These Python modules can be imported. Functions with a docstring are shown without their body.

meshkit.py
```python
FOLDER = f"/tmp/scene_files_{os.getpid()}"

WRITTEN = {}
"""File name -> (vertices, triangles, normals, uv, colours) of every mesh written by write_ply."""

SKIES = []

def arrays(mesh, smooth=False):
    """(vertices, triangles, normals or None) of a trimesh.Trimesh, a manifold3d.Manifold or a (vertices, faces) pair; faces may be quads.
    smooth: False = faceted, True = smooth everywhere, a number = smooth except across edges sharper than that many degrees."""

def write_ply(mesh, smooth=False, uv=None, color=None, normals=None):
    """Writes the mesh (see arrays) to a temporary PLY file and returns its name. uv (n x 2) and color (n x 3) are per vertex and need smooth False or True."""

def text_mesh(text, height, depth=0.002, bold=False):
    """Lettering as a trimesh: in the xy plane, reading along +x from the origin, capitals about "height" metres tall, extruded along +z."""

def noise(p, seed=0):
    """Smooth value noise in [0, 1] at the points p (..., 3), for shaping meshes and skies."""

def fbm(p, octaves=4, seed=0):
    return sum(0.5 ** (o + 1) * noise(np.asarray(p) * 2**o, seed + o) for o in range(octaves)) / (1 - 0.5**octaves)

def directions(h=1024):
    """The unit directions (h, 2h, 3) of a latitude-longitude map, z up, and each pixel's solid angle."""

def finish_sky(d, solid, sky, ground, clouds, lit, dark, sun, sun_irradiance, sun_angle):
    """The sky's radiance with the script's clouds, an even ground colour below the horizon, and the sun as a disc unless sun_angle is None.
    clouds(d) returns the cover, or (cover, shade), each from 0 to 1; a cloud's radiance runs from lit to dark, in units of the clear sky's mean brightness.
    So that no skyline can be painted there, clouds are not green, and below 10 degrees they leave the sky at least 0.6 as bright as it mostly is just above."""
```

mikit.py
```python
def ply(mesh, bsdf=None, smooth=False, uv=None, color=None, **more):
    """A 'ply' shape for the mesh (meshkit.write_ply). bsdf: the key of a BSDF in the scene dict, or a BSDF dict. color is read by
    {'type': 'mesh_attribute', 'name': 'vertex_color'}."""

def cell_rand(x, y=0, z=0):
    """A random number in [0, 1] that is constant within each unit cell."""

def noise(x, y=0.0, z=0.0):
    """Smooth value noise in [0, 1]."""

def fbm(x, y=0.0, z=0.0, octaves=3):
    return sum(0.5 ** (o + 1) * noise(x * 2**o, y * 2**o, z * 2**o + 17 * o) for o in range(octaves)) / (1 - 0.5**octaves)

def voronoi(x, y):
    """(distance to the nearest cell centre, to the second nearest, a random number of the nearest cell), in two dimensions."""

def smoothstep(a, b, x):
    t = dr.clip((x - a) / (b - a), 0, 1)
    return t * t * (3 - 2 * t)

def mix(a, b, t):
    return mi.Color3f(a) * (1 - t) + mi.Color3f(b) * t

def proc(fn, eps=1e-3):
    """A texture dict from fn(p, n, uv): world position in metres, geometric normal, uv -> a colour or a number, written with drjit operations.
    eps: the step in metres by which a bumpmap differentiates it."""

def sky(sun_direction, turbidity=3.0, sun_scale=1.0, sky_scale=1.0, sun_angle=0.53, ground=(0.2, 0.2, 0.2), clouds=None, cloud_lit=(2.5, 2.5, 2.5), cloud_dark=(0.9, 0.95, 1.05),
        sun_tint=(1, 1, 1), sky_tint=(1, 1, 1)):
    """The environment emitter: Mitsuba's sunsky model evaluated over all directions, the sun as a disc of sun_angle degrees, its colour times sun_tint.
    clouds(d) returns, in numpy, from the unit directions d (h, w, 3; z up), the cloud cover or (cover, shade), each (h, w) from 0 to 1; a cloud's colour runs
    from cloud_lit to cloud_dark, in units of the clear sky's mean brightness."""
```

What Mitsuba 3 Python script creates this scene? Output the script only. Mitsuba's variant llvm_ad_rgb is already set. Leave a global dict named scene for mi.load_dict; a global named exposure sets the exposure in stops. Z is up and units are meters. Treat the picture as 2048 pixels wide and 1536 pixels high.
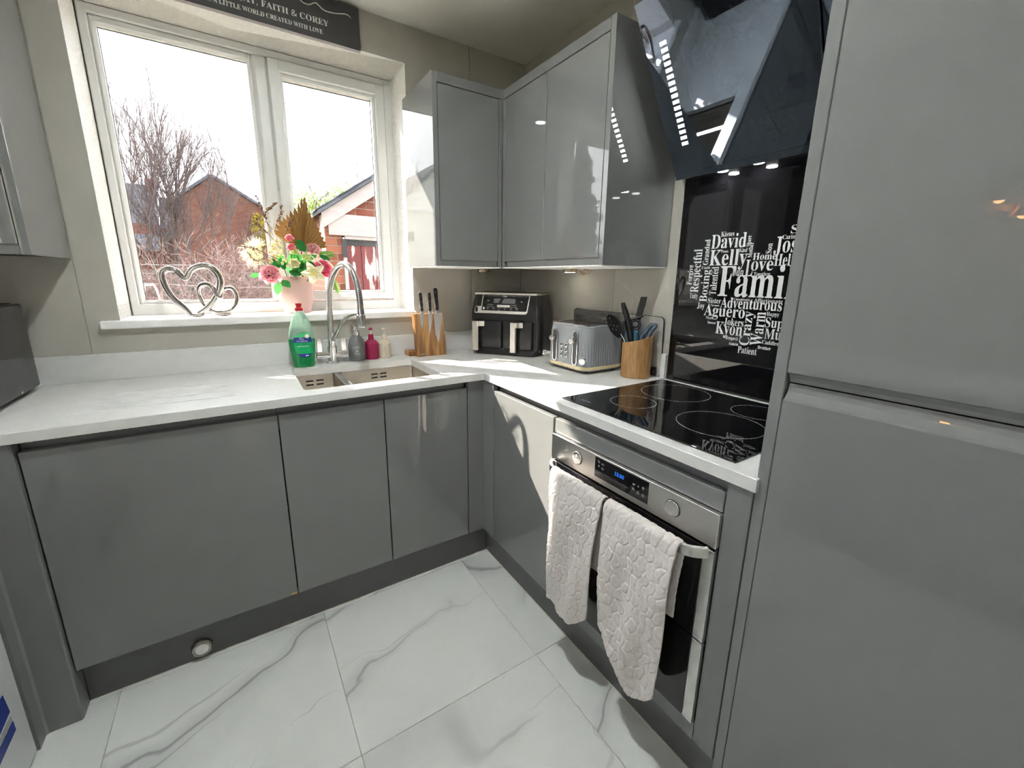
import math, glob, random
import numpy as np, trimesh, manifold3d
import drjit as dr
import mitsuba as mi
import mikit, meshkit
from shapely.geometry import Polygon, Point, box as sbox, LineString
from shapely import affinity, union_all
from scipy.spatial import cKDTree

T = mi.ScalarTransform4f
random.seed(7)
rng = np.random.default_rng(7)
scene, labels = {}, {}

# ------------------------------------------------------------------ camera, sky, sun, exposure
exposure = 4.45
CAM = np.array([-1.4588, -2.1389, 1.3166])
yaw, pit, rol = np.radians([32.8817, -12.9035, 0.6642])
FWD = np.array([math.sin(yaw) * math.cos(pit), math.cos(yaw) * math.cos(pit), math.sin(pit)])
R0 = np.array([math.cos(yaw), -math.sin(yaw), 0.0])
U0 = np.cross(R0, FWD)
UPV = -R0 * math.sin(rol) + U0 * math.cos(rol)
scene['camera'] = {
    'type': 'perspective', 'fov': 2 * math.degrees(math.atan(1024 / 834.62)), 'fov_axis': 'x',
    'near_clip': 0.02, 'far_clip': 500.0,
    'principal_point_offset_x': 6.31 / 2048, 'principal_point_offset_y': 20.64 / 1536,
    'to_world': T().look_at(origin=CAM.tolist(), target=(CAM + FWD).tolist(), up=UPV.tolist())}
SUN = np.array([-0.355, 0.462, 0.446])


def clouds(d):
    n = meshkit.fbm(d * 2.2 + 5.0, 4, seed=3)
    return np.clip(0.80 + 0.6 * (n - 0.45), 0, 1), np.clip(1.6 * (n - 0.42), 0, 0.5)


scene['sky'] = mikit.sky(SUN, turbidity=4.0, sun_scale=0.9, sky_scale=1.0, sun_angle=0.7, sun_tint=(0.90, 1.0, 1.20), ground=(0.25, 0.24, 0.22),
                         clouds=clouds, cloud_lit=(2.3, 2.3, 2.3), cloud_dark=(1.4, 1.42, 1.46))

# ------------------------------------------------------------------ materials


def rgb(*c):
    return {'type': 'rgb', 'value': [float(x) for x in c]}


def S(r, g, b):                     # sRGB 0..255 to linear
    c = np.array([r, g, b]) / 255.0
    return tuple(float(x) for x in np.where(c <= 0.04045, c / 12.92, ((c + 0.055) / 1.055) ** 2.4))


def mat(name, d, two=True):
    scene[name] = {'type': 'twosided', 'bsdf': d} if two else d
    return name


def pr(name, col, rough=0.5, metal=0.0, spec=0.5, **k):
    c = col if isinstance(col, dict) else rgb(*col)
    return mat(name, {'type': 'principled', 'base_color': c, 'roughness': rough, 'metallic': metal, 'specular': spec, **k})


def gloss(name, col, alpha=0.02, ior=1.5):
    c = col if isinstance(col, dict) else rgb(*col)
    if alpha <= 0:
        return mat(name, {'type': 'plastic', 'int_ior': ior, 'diffuse_reflectance': c})
    return mat(name, {'type': 'roughplastic', 'distribution': 'ggx', 'alpha': alpha, 'int_ior': ior, 'diffuse_reflectance': c})


def metal(name, col, alpha):
    if alpha <= 0:
        return mat(name, {'type': 'conductor', 'material': 'none', 'specular_reflectance': rgb(*col)})
    return mat(name, {'type': 'roughconductor', 'material': 'none', 'alpha': alpha, 'specular_reflectance': rgb(*col)})


P = mikit.proc
fbm, noise, mix, sstep, crand = mikit.fbm, mikit.noise, mikit.mix, mikit.smoothstep, mikit.cell_rand

GREY = gloss('mat_gloss_grey', (0.180, 0.188, 0.187), 0.0, 1.65)
GREYM = pr('mat_satin_grey', (0.165, 0.171, 0.171), 0.35)
DGREY = pr('mat_carcass_dark', (0.02, 0.02, 0.02), 0.5)
PLINTH = gloss('mat_plinth_grey', (0.125, 0.13, 0.132), 0.10)
GAPM = pr('mat_dark_gap', (0.012, 0.012, 0.013), 0.8)
CHROME = metal('mat_chrome', (0.86, 0.86, 0.87), 0.04)
STEEL = metal('mat_brushed_steel', (0.76, 0.75, 0.73), 0.30)
STEELB = metal('mat_steel_satin', (0.66, 0.66, 0.65), 0.12)
SINKM = metal('mat_sink_steel', (0.56, 0.54, 0.50), 0.26)
BLKGLASS = gloss('mat_black_glass', (0.004, 0.004, 0.005), 0.0, 1.6)
HOODGLASS = metal('mat_hood_glass', (0.20, 0.235, 0.29), 0.0)
BLK = pr('mat_black_plastic', (0.012, 0.012, 0.013), 0.35)
BLKM = pr('mat_black_matte', (0.010, 0.010, 0.011), 0.55)
WHITE = pr('mat_white_paint', (0.78, 0.78, 0.77), 0.5)
UPVC = gloss('mat_upvc', (0.80, 0.81, 0.80), 0.12)
CEIL = pr('mat_ceiling', (0.70, 0.69, 0.65), 0.8)
WALLM = pr('mat_wall_panel', P(lambda p, n, uv: mix((0.39, 0.376, 0.335), (0.44, 0.426, 0.385), fbm(p.x * 2.5, p.y * 2.5, p.z * 2.5, 4))), 0.42)
WALLB = pr('mat_wall_base', (0.34, 0.33, 0.30), 0.8)
PRINT = pr('mat_white_print', (0.62, 0.64, 0.65), 0.4)
PRINTG = pr('mat_grey_print', (0.33, 0.34, 0.34), 0.5)
QUARTZ = gloss('mat_quartz', P(lambda p, n, uv: mix((0.70, 0.71, 0.70), (0.76, 0.765, 0.755), fbm(p.x * 40, p.y * 40, p.z * 40, 3))), 0.14)


def marble_col(p, n, uv):
    ix, iy = dr.floor((p.x + 1.305) / 0.609), dr.floor((p.y + 1.16) / 0.6)
    ox, oy = crand(ix, iy, 1) * 17, crand(ix, iy, 2) * 23
    x, y = p.x + ox, p.y + oy
    a, b = x * 0.93 + y * 0.36, y * 0.93 - x * 0.36
    w = fbm(a * 2.2, b * 3.0, 0.3, 4) - 0.5
    w2 = fbm(a * 7.0, b * 9.0, 4.3, 4) - 0.5
    f1 = noise(a * 0.9 + 3, b * 3.6 + 1.7 * w + 0.30 * w2)
    f2 = noise(a * 1.4 + 9, b * 6.2 + 2.4 * w + 0.38 * w2)
    t1 = dr.abs(f1 - 0.52)
    t2 = dr.abs(f2 - 0.47)
    m1 = sstep(0.36, 0.56, fbm(a * 1.4 + 7, b * 1.8, 2.0, 3))
    m2 = sstep(0.38, 0.60, fbm(a * 2.1 + 1, b * 2.4 + 8, 5.0, 3))
    vein = 0.95 * (1 - sstep(0.0, 0.020, t1)) * m1 + 0.75 * (1 - sstep(0.0, 0.014, t2)) * m2
    soft = 0.34 * (1 - sstep(0.0, 0.12, t1)) * m1 + 0.12 * fbm(a * 1.5, b * 2.0, 8.0, 3)
    return mix((0.70, 0.725, 0.71), (0.36, 0.37, 0.375), dr.clip(vein * 0.7 + soft, 0, 1))


MARBLE = gloss('mat_marble_tile', P(marble_col), 0.035)
GROUT = pr('mat_grout', (0.42, 0.40, 0.36), 0.9)


def wood(c1, c2, k, axis='z'):
    def fn(p, n, uv):
        q = {'z': (p.x, p.y, p.z), 'x': (p.y, p.z, p.x)}[axis]
        g = fbm(q[0] * k + 3 * noise(q[0] * 9, q[1] * 9, q[2] * 3), q[1] * k, q[2] * k * 0.06, 4)
        return mix(c1, c2, sstep(0.3, 0.7, g))
    return P(fn)


OAK = pr('mat_oak', wood(S(140, 104, 62), S(170, 130, 84), 260), 0.5)
ACACIA = pr('mat_acacia', wood(S(118, 76, 40), S(178, 134, 84), 90), 0.45)
THINGLASS = mat('mat_window_glass', {'type': 'thindielectric', 'int_ior': 1.5}, False)

# ------------------------------------------------------------------ helpers


def num(key):
    if key not in scene and key not in labels and not any(k.startswith(key + '__') for k in list(scene)):
        return key
    i = 1
    while True:
        k = f'{key}_{i:03d}'
        if k not in scene and k not in labels and not any(q.startswith(k + '__') for q in scene):
            return k
        i += 1


_partnum = {}


def thing(name, label, cat, group=None, kind=None):
    key = num(name)
    labels[key] = {'label': label, 'category': cat}
    if group:
        labels[key]['group'] = group
    if kind:
        labels[key]['kind'] = kind
    return key


def part(parent, name, mesh, bsdf, smooth=False, label=None, kind=None, **more):
    base = f'{parent}__{name}'
    i = _partnum.get(base, 0)
    _partnum[base] = i + 1
    key = base if i == 0 else f'{base}_{i:03d}'
    scene[key] = mesh if isinstance(mesh, dict) else mikit.ply(mesh, bsdf, smooth, **more)
    if label or kind:
        labels[key] = {}
        if label:
            labels[key]['label'] = label
        if kind:
            labels[key]['kind'] = kind
    return key


def obj(name, mesh, bsdf, label, cat, smooth=False, group=None, kind=None, **more):
    key = thing(name, label, cat, group, kind)
    scene[key] = mikit.ply(mesh, bsdf, smooth, **more)
    return key


def struct(name, mesh, bsdf, label, cat, smooth=False):
    labels[name] = {'label': label, 'category': cat, 'kind': 'structure'}
    if mesh is not None:
        scene[name] = mikit.ply(mesh, bsdf, smooth)
    return name


def cat(*ms):
    return trimesh.util.concatenate([m for m in ms])


def box(x0, x1, y0, y1, z0, z1, b=0.0):
    x0, x1 = min(x0, x1), max(x0, x1)
    y0, y1 = min(y0, y1), max(y0, y1)
    z0, z1 = min(z0, z1), max(z0, z1)
    if b <= 0:
        m = trimesh.creation.box((x1 - x0, y1 - y0, z1 - z0))
        m.apply_translation(((x0 + x1) / 2, (y0 + y1) / 2, (z0 + z1) / 2))
        return m
    b = min(b, (x1 - x0) / 2.01, (y1 - y0) / 2.01, (z1 - z0) / 2.01)
    pts = []
    for x, sx in ((x0, 1), (x1, -1)):
        for y, sy in ((y0, 1), (y1, -1)):
            for z, sz in ((z0, 1), (z1, -1)):
                pts += [(x, y + sy * b, z + sz * b), (x + sx * b, y, z + sz * b), (x + sx * b, y + sy * b, z)]
    return trimesh.convex.convex_hull(np.array(pts))


def man(m):
    return manifold3d.Manifold(manifold3d.Mesh(np.asarray(m.vertices, np.float32), np.asarray(m.faces, np.uint32)))


def unman(m):
    k = m.to_mesh()
    return trimesh.Trimesh(k.vert_properties[:, :3].astype(float), k.tri_verts, process=False)


def extr(poly, z0, z1):
    m = trimesh.creation.extrude_polygon(poly, z1 - z0, engine='earcut')
    m.apply_translation((0, 0, z0))
    return m


def extr_multi(g, z0, z1):
    return cat(*[extr(q, z0, z1) for q in getattr(g, 'geoms', [g]) if q.area > 1e-12])


def bev_extr(pts, z0, z1, b, bottom=False):
    """Extrusion of a simple polygon with its upper edge chamfered by b."""
    p = np.array(Polygon(pts).exterior.coords)[:-1]
    if Polygon(pts).exterior.is_ccw is False:
        p = p[::-1]
    e = np.roll(p, -1, 0) - p
    e /= np.linalg.norm(e, axis=1, keepdims=True)
    nrm = np.stack([-e[:, 1], e[:, 0]], 1)
    n0, n1 = np.roll(nrm, 1, 0), nrm
    off = (n0 + n1) / (1 + (n0 * n1).sum(1, keepdims=True))
    inner = p + off * b
    n = len(p)
    rings = ([(inner, z0), (p, z0 + b)] if bottom else [(p, z0)]) + [(p, z1 - b), (inner, z1)]
    v = np.vstack([np.c_[q, np.full(n, z)] for q, z in rings])
    f = []
    for r in range(len(rings) - 1):
        for i in range(n):
            j = (i + 1) % n
            f += [(r * n + i, r * n + j, (r + 1) * n + j), (r * n + i, (r + 1) * n + j, (r + 1) * n + i)]
    import mapbox_earcut
    top = mapbox_earcut.triangulate_float64(inner, np.array([n], np.uint32)).reshape(-1, 3)
    bot = mapbox_earcut.triangulate_float64(rings[0][0], np.array([n], np.uint32)).reshape(-1, 3)

    def orient(t, q, up):
        a = q[t]
        s = np.cross(a[:, 1] - a[:, 0], a[:, 2] - a[:, 0])
        return np.where(((s > 0) == up)[:, None], t, t[:, ::-1])
    f = np.vstack([np.array(f), orient(top, inner, True) + n * (len(rings) - 1), orient(bot, rings[0][0], False)])
    return trimesh.Trimesh(v, f, process=False)


def tube(points, r, sides=8, caps=True, flat=None):
    p = np.asarray(points, float)
    r = np.broadcast_to(np.asarray(r, float), (len(p),))
    t = np.gradient(p, axis=0)
    t /= np.linalg.norm(t, axis=1, keepdims=True) + 1e-12
    a = np.cross(t[0], [0, 0, 1.0] if abs(t[0][2]) < 0.9 else [1.0, 0, 0])
    A = []
    for i in range(len(p)):
        a = a - t[i] * (a @ t[i])
        a /= np.linalg.norm(a) + 1e-12
        A.append(a)
    A = np.array(A)
    B = np.cross(t, A)
    ang = np.arange(sides) * 2 * np.pi / sides
    v = (p[:, None] + r[:, None, None] * (np.cos(ang)[None, :, None] * A[:, None] + np.sin(ang)[None, :, None] * B[:, None])).reshape(-1, 3)
    f = []
    for i in range(len(p) - 1):
        for j in range(sides):
            k = (j + 1) % sides
            f += [(i * sides + j, i * sides + k, (i + 1) * sides + k), (i * sides + j, (i + 1) * sides + k, (i + 1) * sides + j)]
    if caps:
        n = len(v)
        v = np.vstack([v, p[:1], p[-1:]])
        for j in range(sides):
            k = (j + 1) % sides
            f += [(n, k, j), (n + 1, (len(p) - 1) * sides + j, (len(p) - 1) * sides + k)]
    return trimesh.Trimesh(v, f, process=False)


def spline(pts, n=60, closed=False):
    from scipy.interpolate import CubicSpline
    p = np.asarray(pts, float)
    if closed:
        p = np.vstack([p, p[:1]])
    d = np.r_[0, np.cumsum(np.linalg.norm(np.diff(p, axis=0), axis=1))]
    cs = CubicSpline(d, p, bc_type='periodic' if closed else 'natural')
    return cs(np.linspace(0, d[-1], n))


def lathe(profile, n=40):
    m = trimesh.creation.revolve(np.array(profile, float), sections=n)
    return m


def cyl(p0, p1, r, n=24):
    return trimesh.creation.cylinder(radius=r, segment=[p0, p1], sections=n)


def sph(c, r, s=2, scale=(1, 1, 1)):
    m = trimesh.creation.icosphere(subdivisions=s, radius=r)
    m.apply_scale(scale)
    m.apply_translation(c)
    return m


def frame_mesh(x0, x1, z0, z1, w, y0, y1, b=0.002):
    """A rectangular frame in the xz plane, mitred, w wide (left, right, bottom, top)."""
    wl, wr, wb, wt = w if isinstance(w, tuple) else (w, w, w, w)
    return cat(box(x0, x0 + wl, y0, y1, z0, z1, b), box(x1 - wr, x1, y0, y1, z0, z1, b),
               box(x0 + wl - b, x1 - wr + b, y0, y1, z0, z0 + wb, b), box(x0 + wl - b, x1 - wr + b, y0, y1, z1 - wt, z1, b))


_fonts = {}


def glyphs(text, style='serif'):
    """The outline of a line of text: baseline at y = 0, starting at x = 0, capitals 1 high."""
    from PIL import Image, ImageDraw, ImageFont
    sz = 120
    try:
        if style == 'sans':
            fp, up = '/opt/blender-*/*/datafiles/fonts/Inter.woff2', 0
            s = text
        else:
            fp = '/opt/blender-*/*/datafiles/fonts/NotoSansMath-Regular.woff2'
            U, L = (0x1D400, 0x1D41A) if style == 'serif' else (0x1D4D0, 0x1D4EA)
            s = ''.join(chr(U + ord(c) - 65) if 'A' <= c <= 'Z' else chr(L + ord(c) - 97) if 'a' <= c <= 'z' else c for c in text)
        font = _fonts.setdefault(fp, ImageFont.truetype(glob.glob(fp)[0], sz))
    except Exception:
        font = ImageFont.truetype(glob.glob('/opt/blender-*/*/datafiles/fonts/Inter.woff2')[0], sz)
        s = text
    x0, y0, x1, y1 = font.getbbox(s, anchor='ls')
    im = Image.new('L', (x1 - x0 + 8, y1 - y0 + 8))
    ImageDraw.Draw(im).text((4 - x0, 4 - y0), s, 255, font, anchor='ls')
    on = np.pad(np.asarray(im) > 127, ((0, 0), (1, 1))).astype(np.int8)
    rows, starts = np.nonzero(np.diff(on, axis=1) == 1)
    ends = np.nonzero(np.diff(on, axis=1) == -1)[1]
    from shapely import box as vbox
    g = union_all(vbox(starts, -rows - 1, ends, -rows)).buffer(0.6).buffer(-0.6).simplify(0.8)
    c0 = font.getbbox('H' if style == 'sans' else chr(0x1D400 + 7), anchor='ls')
    k = 1.0 / (c0[3] - c0[1])
    return affinity.affine_transform(g, [k, 0, 0, k, -4 * k, (4 - y0) * k])


def place(mesh, o, ux, uy):
    """Maps a mesh made in the xy plane (extruded along z) to origin o with axes ux, uy and their cross product."""
    M = np.eye(4)
    M[:3, 0], M[:3, 1], M[:3, 2], M[:3, 3] = ux, uy, np.cross(ux, uy), o
    mesh.apply_transform(M)
    return mesh


def text(s, o, ux, uy, height, width=None, depth=0.0004, style='serif', xh=False):
    g = glyphs(s, style)
    x0, y0, x1, y1 = g.bounds
    ky = height / (1.0 if not xh else y1)
    kx = (width / (x1 - x0)) if width else ky
    g = affinity.scale(affinity.translate(g, -x0, 0), kx, ky, origin=(0, 0))
    return place(extr_multi(g, 0, depth), o, ux, uy)


XP, XM, YP, YM, ZP = (np.array(v, float) for v in ((1, 0, 0), (-1, 0, 0), (0, 1, 0), (0, -1, 0), (0, 0, 1)))

# ------------------------------------------------------------------ the room
WT, H = 0.92, 2.447          # worktop height, ceiling
XL, YB = -2.67, -4.3         # left wall, back of the room
WX0, WX1, WZ0, WZ1 = -1.84, -0.676, 1.143, 2.289
FD = 0.596                   # plane of the door fronts
# window wall: backing, lining panels with open joints, reveal lining
hole = sbox(WX0, WZ0 - 0.03, WX1, WZ1)


def xz(poly, y0, y1):
    """A polygon in (x, z) made solid between y0 and y1."""
    m = extr_multi(poly, 0, y1 - y0)
    m.apply_transform(np.array([[1, 0, 0, 0], [0, 0, -1, y1], [0, 1, 0, 0], [0, 0, 0, 1.0]]))
    return m


def yz(poly, x0, x1):
    """A polygon in (y, z) made solid between x0 and x1."""
    m = extr_multi(poly, 0, x1 - x0)
    m.apply_transform(np.array([[0, 0, 1, x0], [1, 0, 0, 0], [0, 1, 0, 0], [0, 0, 0, 1.0]]))
    return m


struct('wall_window', xz(sbox(XL - 0.2, -0.3, 0.25, H + 0.25).difference(hole), 0.004, 0.30), WALLB, 'wall of pale greige panels with the white window in it', 'wall')
for x0, x1 in ((XL, -1.936), (-1.934, -1.2), (-1.2, -0.337), (-0.335, 0.0)):
    g = sbox(x0 + 0.0006, WT, x1 - 0.0006, H).difference(hole)
    if abs(x1 + 1.2) < 1e-6 or abs(x0 + 1.2) < 1e-6:
        continue
    part('wall_window', 'panel', xz(g, 0, 0.004), WALLM)
part('wall_window', 'panel', xz(sbox(-1.9334, WT, -0.3376, H).difference(hole), 0, 0.004), WALLM)
RV = 0.004
part('wall_window', 'reveal_lining', cat(box(WX0 - RV, WX0, 0.0005, 0.22, WZ0, WZ1), box(WX1, WX1 + RV, 0.0005, 0.22, WZ0, WZ1), box(WX0 - RV, WX1 + RV, 0.0005, 0.22, WZ1, WZ1 + RV)), WHITE, label='white painted window reveal')
struct('wall_right', yz(sbox(YB - 0.2, -0.3, 0.0, H + 0.25), 0.004, 0.25), WALLB, 'wall of pale greige panels behind the hob and toaster', 'wall')
for y0, y1 in ((-0.7585, -0.004), (-3.0, -0.7595)):
    part('wall_right', 'panel', yz(sbox(y0 + 0.0006, WT, y1, H), 0, 0.004), WALLM)
struct('wall_left', yz(sbox(YB - 0.2, -0.3, 0.0, H + 0.25).difference(sbox(-2.95, 1.0, -1.85, 2.25)), XL - 0.2, XL), WALLM, 'left wall behind the black microwave', 'wall')
struct('wall_rear', box(XL, 0.0, YB - 0.2, YB, -0.3, H + 0.25), WALLM, 'plain greige wall behind the camera, out of the photo', 'wall')
labels['window_2'] = {'label': 'white side window added in the left wall for fill light, out of the photo', 'category': 'window', 'kind': 'structure'}  # added side window, lets extra fill light into the room
fm = frame_mesh(1.85, 2.95, 1.0, 2.25, 0.06, XL - 0.14, XL - 0.07)
fm.apply_transform(np.array([[0, 1, 0, 0], [-1, 0, 0, 0], [0, 0, 1, 0], [0, 0, 0, 1.0]]))
part('window_2', 'frame', fm, UPVC)
part('window_2', 'pane', trimesh.Trimesh([[XL - 0.1, -2.90, 1.04], [XL - 0.1, -1.90, 1.04], [XL - 0.1, -1.90, 2.20], [XL - 0.1, -2.90, 2.20]], [[0, 1, 2], [0, 2, 3]]), THINGLASS)
struct('ceiling', box(XL - 0.2, 0.25, YB - 0.2, 0.30, H, H + 0.2), CEIL, 'plain off-white ceiling', 'ceiling')

# floor: grout bed and separate marble-effect tiles
struct('floor', box(XL - 0.2, 0.25, YB - 0.2, 0.3, -0.3, -0.003), GROUT, 'floor of large glossy white marble-effect tiles', 'floor')
for i in range(-2, 3):
    for j in range(-6, 2):
        x0, y0 = -1.305 + 0.609 * i, -1.16 + 0.6 * j
        x1, y1 = min(x0 + 0.609, 0.0), min(y0 + 0.6, 0.0)
        x0, y0 = max(x0, XL), max(y0, YB)
        if x1 - x0 < 0.03 or y1 - y0 < 0.03 or x0 > -0.3 or y0 > -0.35:
            continue
        part('floor', 'tile', box(x0 + 0.0012, x1 - 0.0012, y0 + 0.0012, y1 - 0.0012, -0.012, 0.0, 0.0012), MARBLE)

# window
labels['window_1'] = {'label': 'white two-light window over the sink', 'category': 'window', 'kind': 'structure'}
FY0, FY1 = 0.22, 0.29
part('window_1', 'frame', cat(
    box(-1.836, -1.808, FY0, FY1, 1.14, 2.289, 0.004), box(-0.714, -0.672, FY0, FY1, 1.14, 2.289, 0.004),
    box(-1.812, -0.71, FY0, FY1, 2.257, 2.289, 0.004), box(-1.812, -0.71, FY0, FY1, 1.14, 1.192, 0.004),
    box(-1.288, -1.228, FY0 + 0.001, FY1, 1.18, 2.265, 0.012)), UPVC)
part('window_1', 'bead', cat(
    box(-1.812, -1.789, FY0 + 0.008, 0.262, 1.185, 2.26, 0.010), box(-1.306, -1.284, FY0 + 0.008, 0.262, 1.185, 2.26, 0.010),
    box(-1.80, -1.295, FY0 + 0.008, 0.262, 2.226, 2.262, 0.010), box(-1.80, -1.295, FY0 + 0.008, 0.262, 1.186, 1.205, 0.008)), UPVC)
GSK = pr('mat_gasket', (0.06, 0.06, 0.065), 0.6)
part('window_1', 'gasket', cat(frame_mesh(-1.791, -1.300, 1.202, 2.229, 0.003, 0.258, 0.263, 0.0005)), GSK)
s1 = part('window_1', 'sash', frame_mesh(-1.2285, -0.7145, 1.1985, 2.2545, (0.046, 0.046, 0.036, 0.048), FY0 - 0.012, FY1, 0.004), UPVC)
part(s1, 'bead', frame_mesh(-1.186, -0.757, 1.232, 2.210, (0.014, 0.017, 0.012, 0.022), FY0 + 0.002, 0.262, 0.006), UPVC)
part(s1, 'gasket', frame_mesh(-1.173, -0.773, 1.243, 2.189, 0.003, 0.256, 0.263, 0.0005), GSK)
part('window_1', 'pane', trimesh.Trimesh([[-1.80, 0.264, 1.19], [-1.295, 0.264, 1.19], [-1.295, 0.264, 2.24], [-1.80, 0.264, 2.24]], [[0, 1, 2], [0, 2, 3]]), THINGLASS)
part(s1, 'pane', trimesh.Trimesh([[-1.18, 0.264, 1.235], [-0.765, 0.264, 1.235], [-0.765, 0.264, 2.20], [-1.18, 0.264, 2.20]], [[0, 1, 2], [0, 2, 3]]), THINGLASS)
hy = FY0 - 0.012
part(s1, 'handle', cat(box(-1.005, -0.93, hy - 0.012, hy, 1.208, 1.230, 0.006), cyl([-0.965, hy - 0.03, 1.219], [-0.965, hy, 1.219], 0.009, 16),
                       tube([[-0.975, hy - 0.034, 1.216], [-0.955, hy - 0.036, 1.222], [-0.91, hy - 0.036, 1.234], [-0.862, hy - 0.034, 1.236]], [0.007, 0.008, 0.007, 0.004], 10)), UPVC, 40)
obj('window_sill', box(-1.895, -0.672, -0.032, 0.222, 1.113, 1.143, 0.004), WHITE, 'white window sill board projecting below the window', 'window sill', False)

# ------------------------------------------------------------------ worktop, upstand, sink
XR = 0.0
outer = [(XL + 0.002, -2.6), (-2.065, -2.6), (-2.065, -0.621), (-0.604, -0.621), (-0.604, -1.757), (-0.0035, -1.757), (-0.0035, -0.0035), (XL + 0.002, -0.0035)]
wk = man(bev_extr(outer, WT - 0.03, WT, 0.0018))


def rrect(x0, x1, y0, y1, r):
    return sbox(x0 + r, y0 + r, x1 - r, y1 - r).buffer(r, quad_segs=5)


wk = wk - man(extr(rrect(-1.292, -0.766, -0.546, -0.165, 0.012), WT - 0.05, WT + 0.02))
for xa, xb, y in ((-1.703, -1.306, -0.500), (-1.702, -1.340, -0.424), (-1.702, -1.345, -0.346), (-1.69, -1.362, -0.278)):
    g = trimesh.creation.capsule(height=xb - xa, radius=0.007, count=[8, 8])
    g.apply_transform(np.array([[0, 0, 1, xa], [0, 1, 0, y], [-1, 0, 0, WT + 0.0030], [0, 0, 0, 1.0]]))
    wk = wk - man(g)
wk = wk - man(box(-0.561, -0.045, -1.688, -1.096, WT - 0.02, WT + 0.02))
wkt = obj('worktop', unman(wk), QUARTZ, 'white quartz worktop running round under the window and along the right wall', 'worktop')
SEAM = pr('mat_worktop_seam', (0.86, 0.86, 0.85), 0.3)
obj('upstand', box(XL + 0.003, -0.0035, -0.02, -0.0012, WT + 0.0004, 1.021, 0.0012), QUARTZ, 'low white quartz upstand along the window wall', 'upstand')
part(wkt, 'joint', box(-2.066, -2.0645, -0.60, -0.021, WT - 0.002, WT + 0.0003), SEAM)
obj('upstand', box(-0.02, -0.0012, -1.083, -1.062, WT + 0.0004, 1.021, 0.0012), QUARTZ, 'short white quartz upstand end beside the black splashback', 'upstand')

sk = thing('kitchen_sink', 'stainless steel one and a half bowl sink set under the worktop', 'sink')


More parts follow.
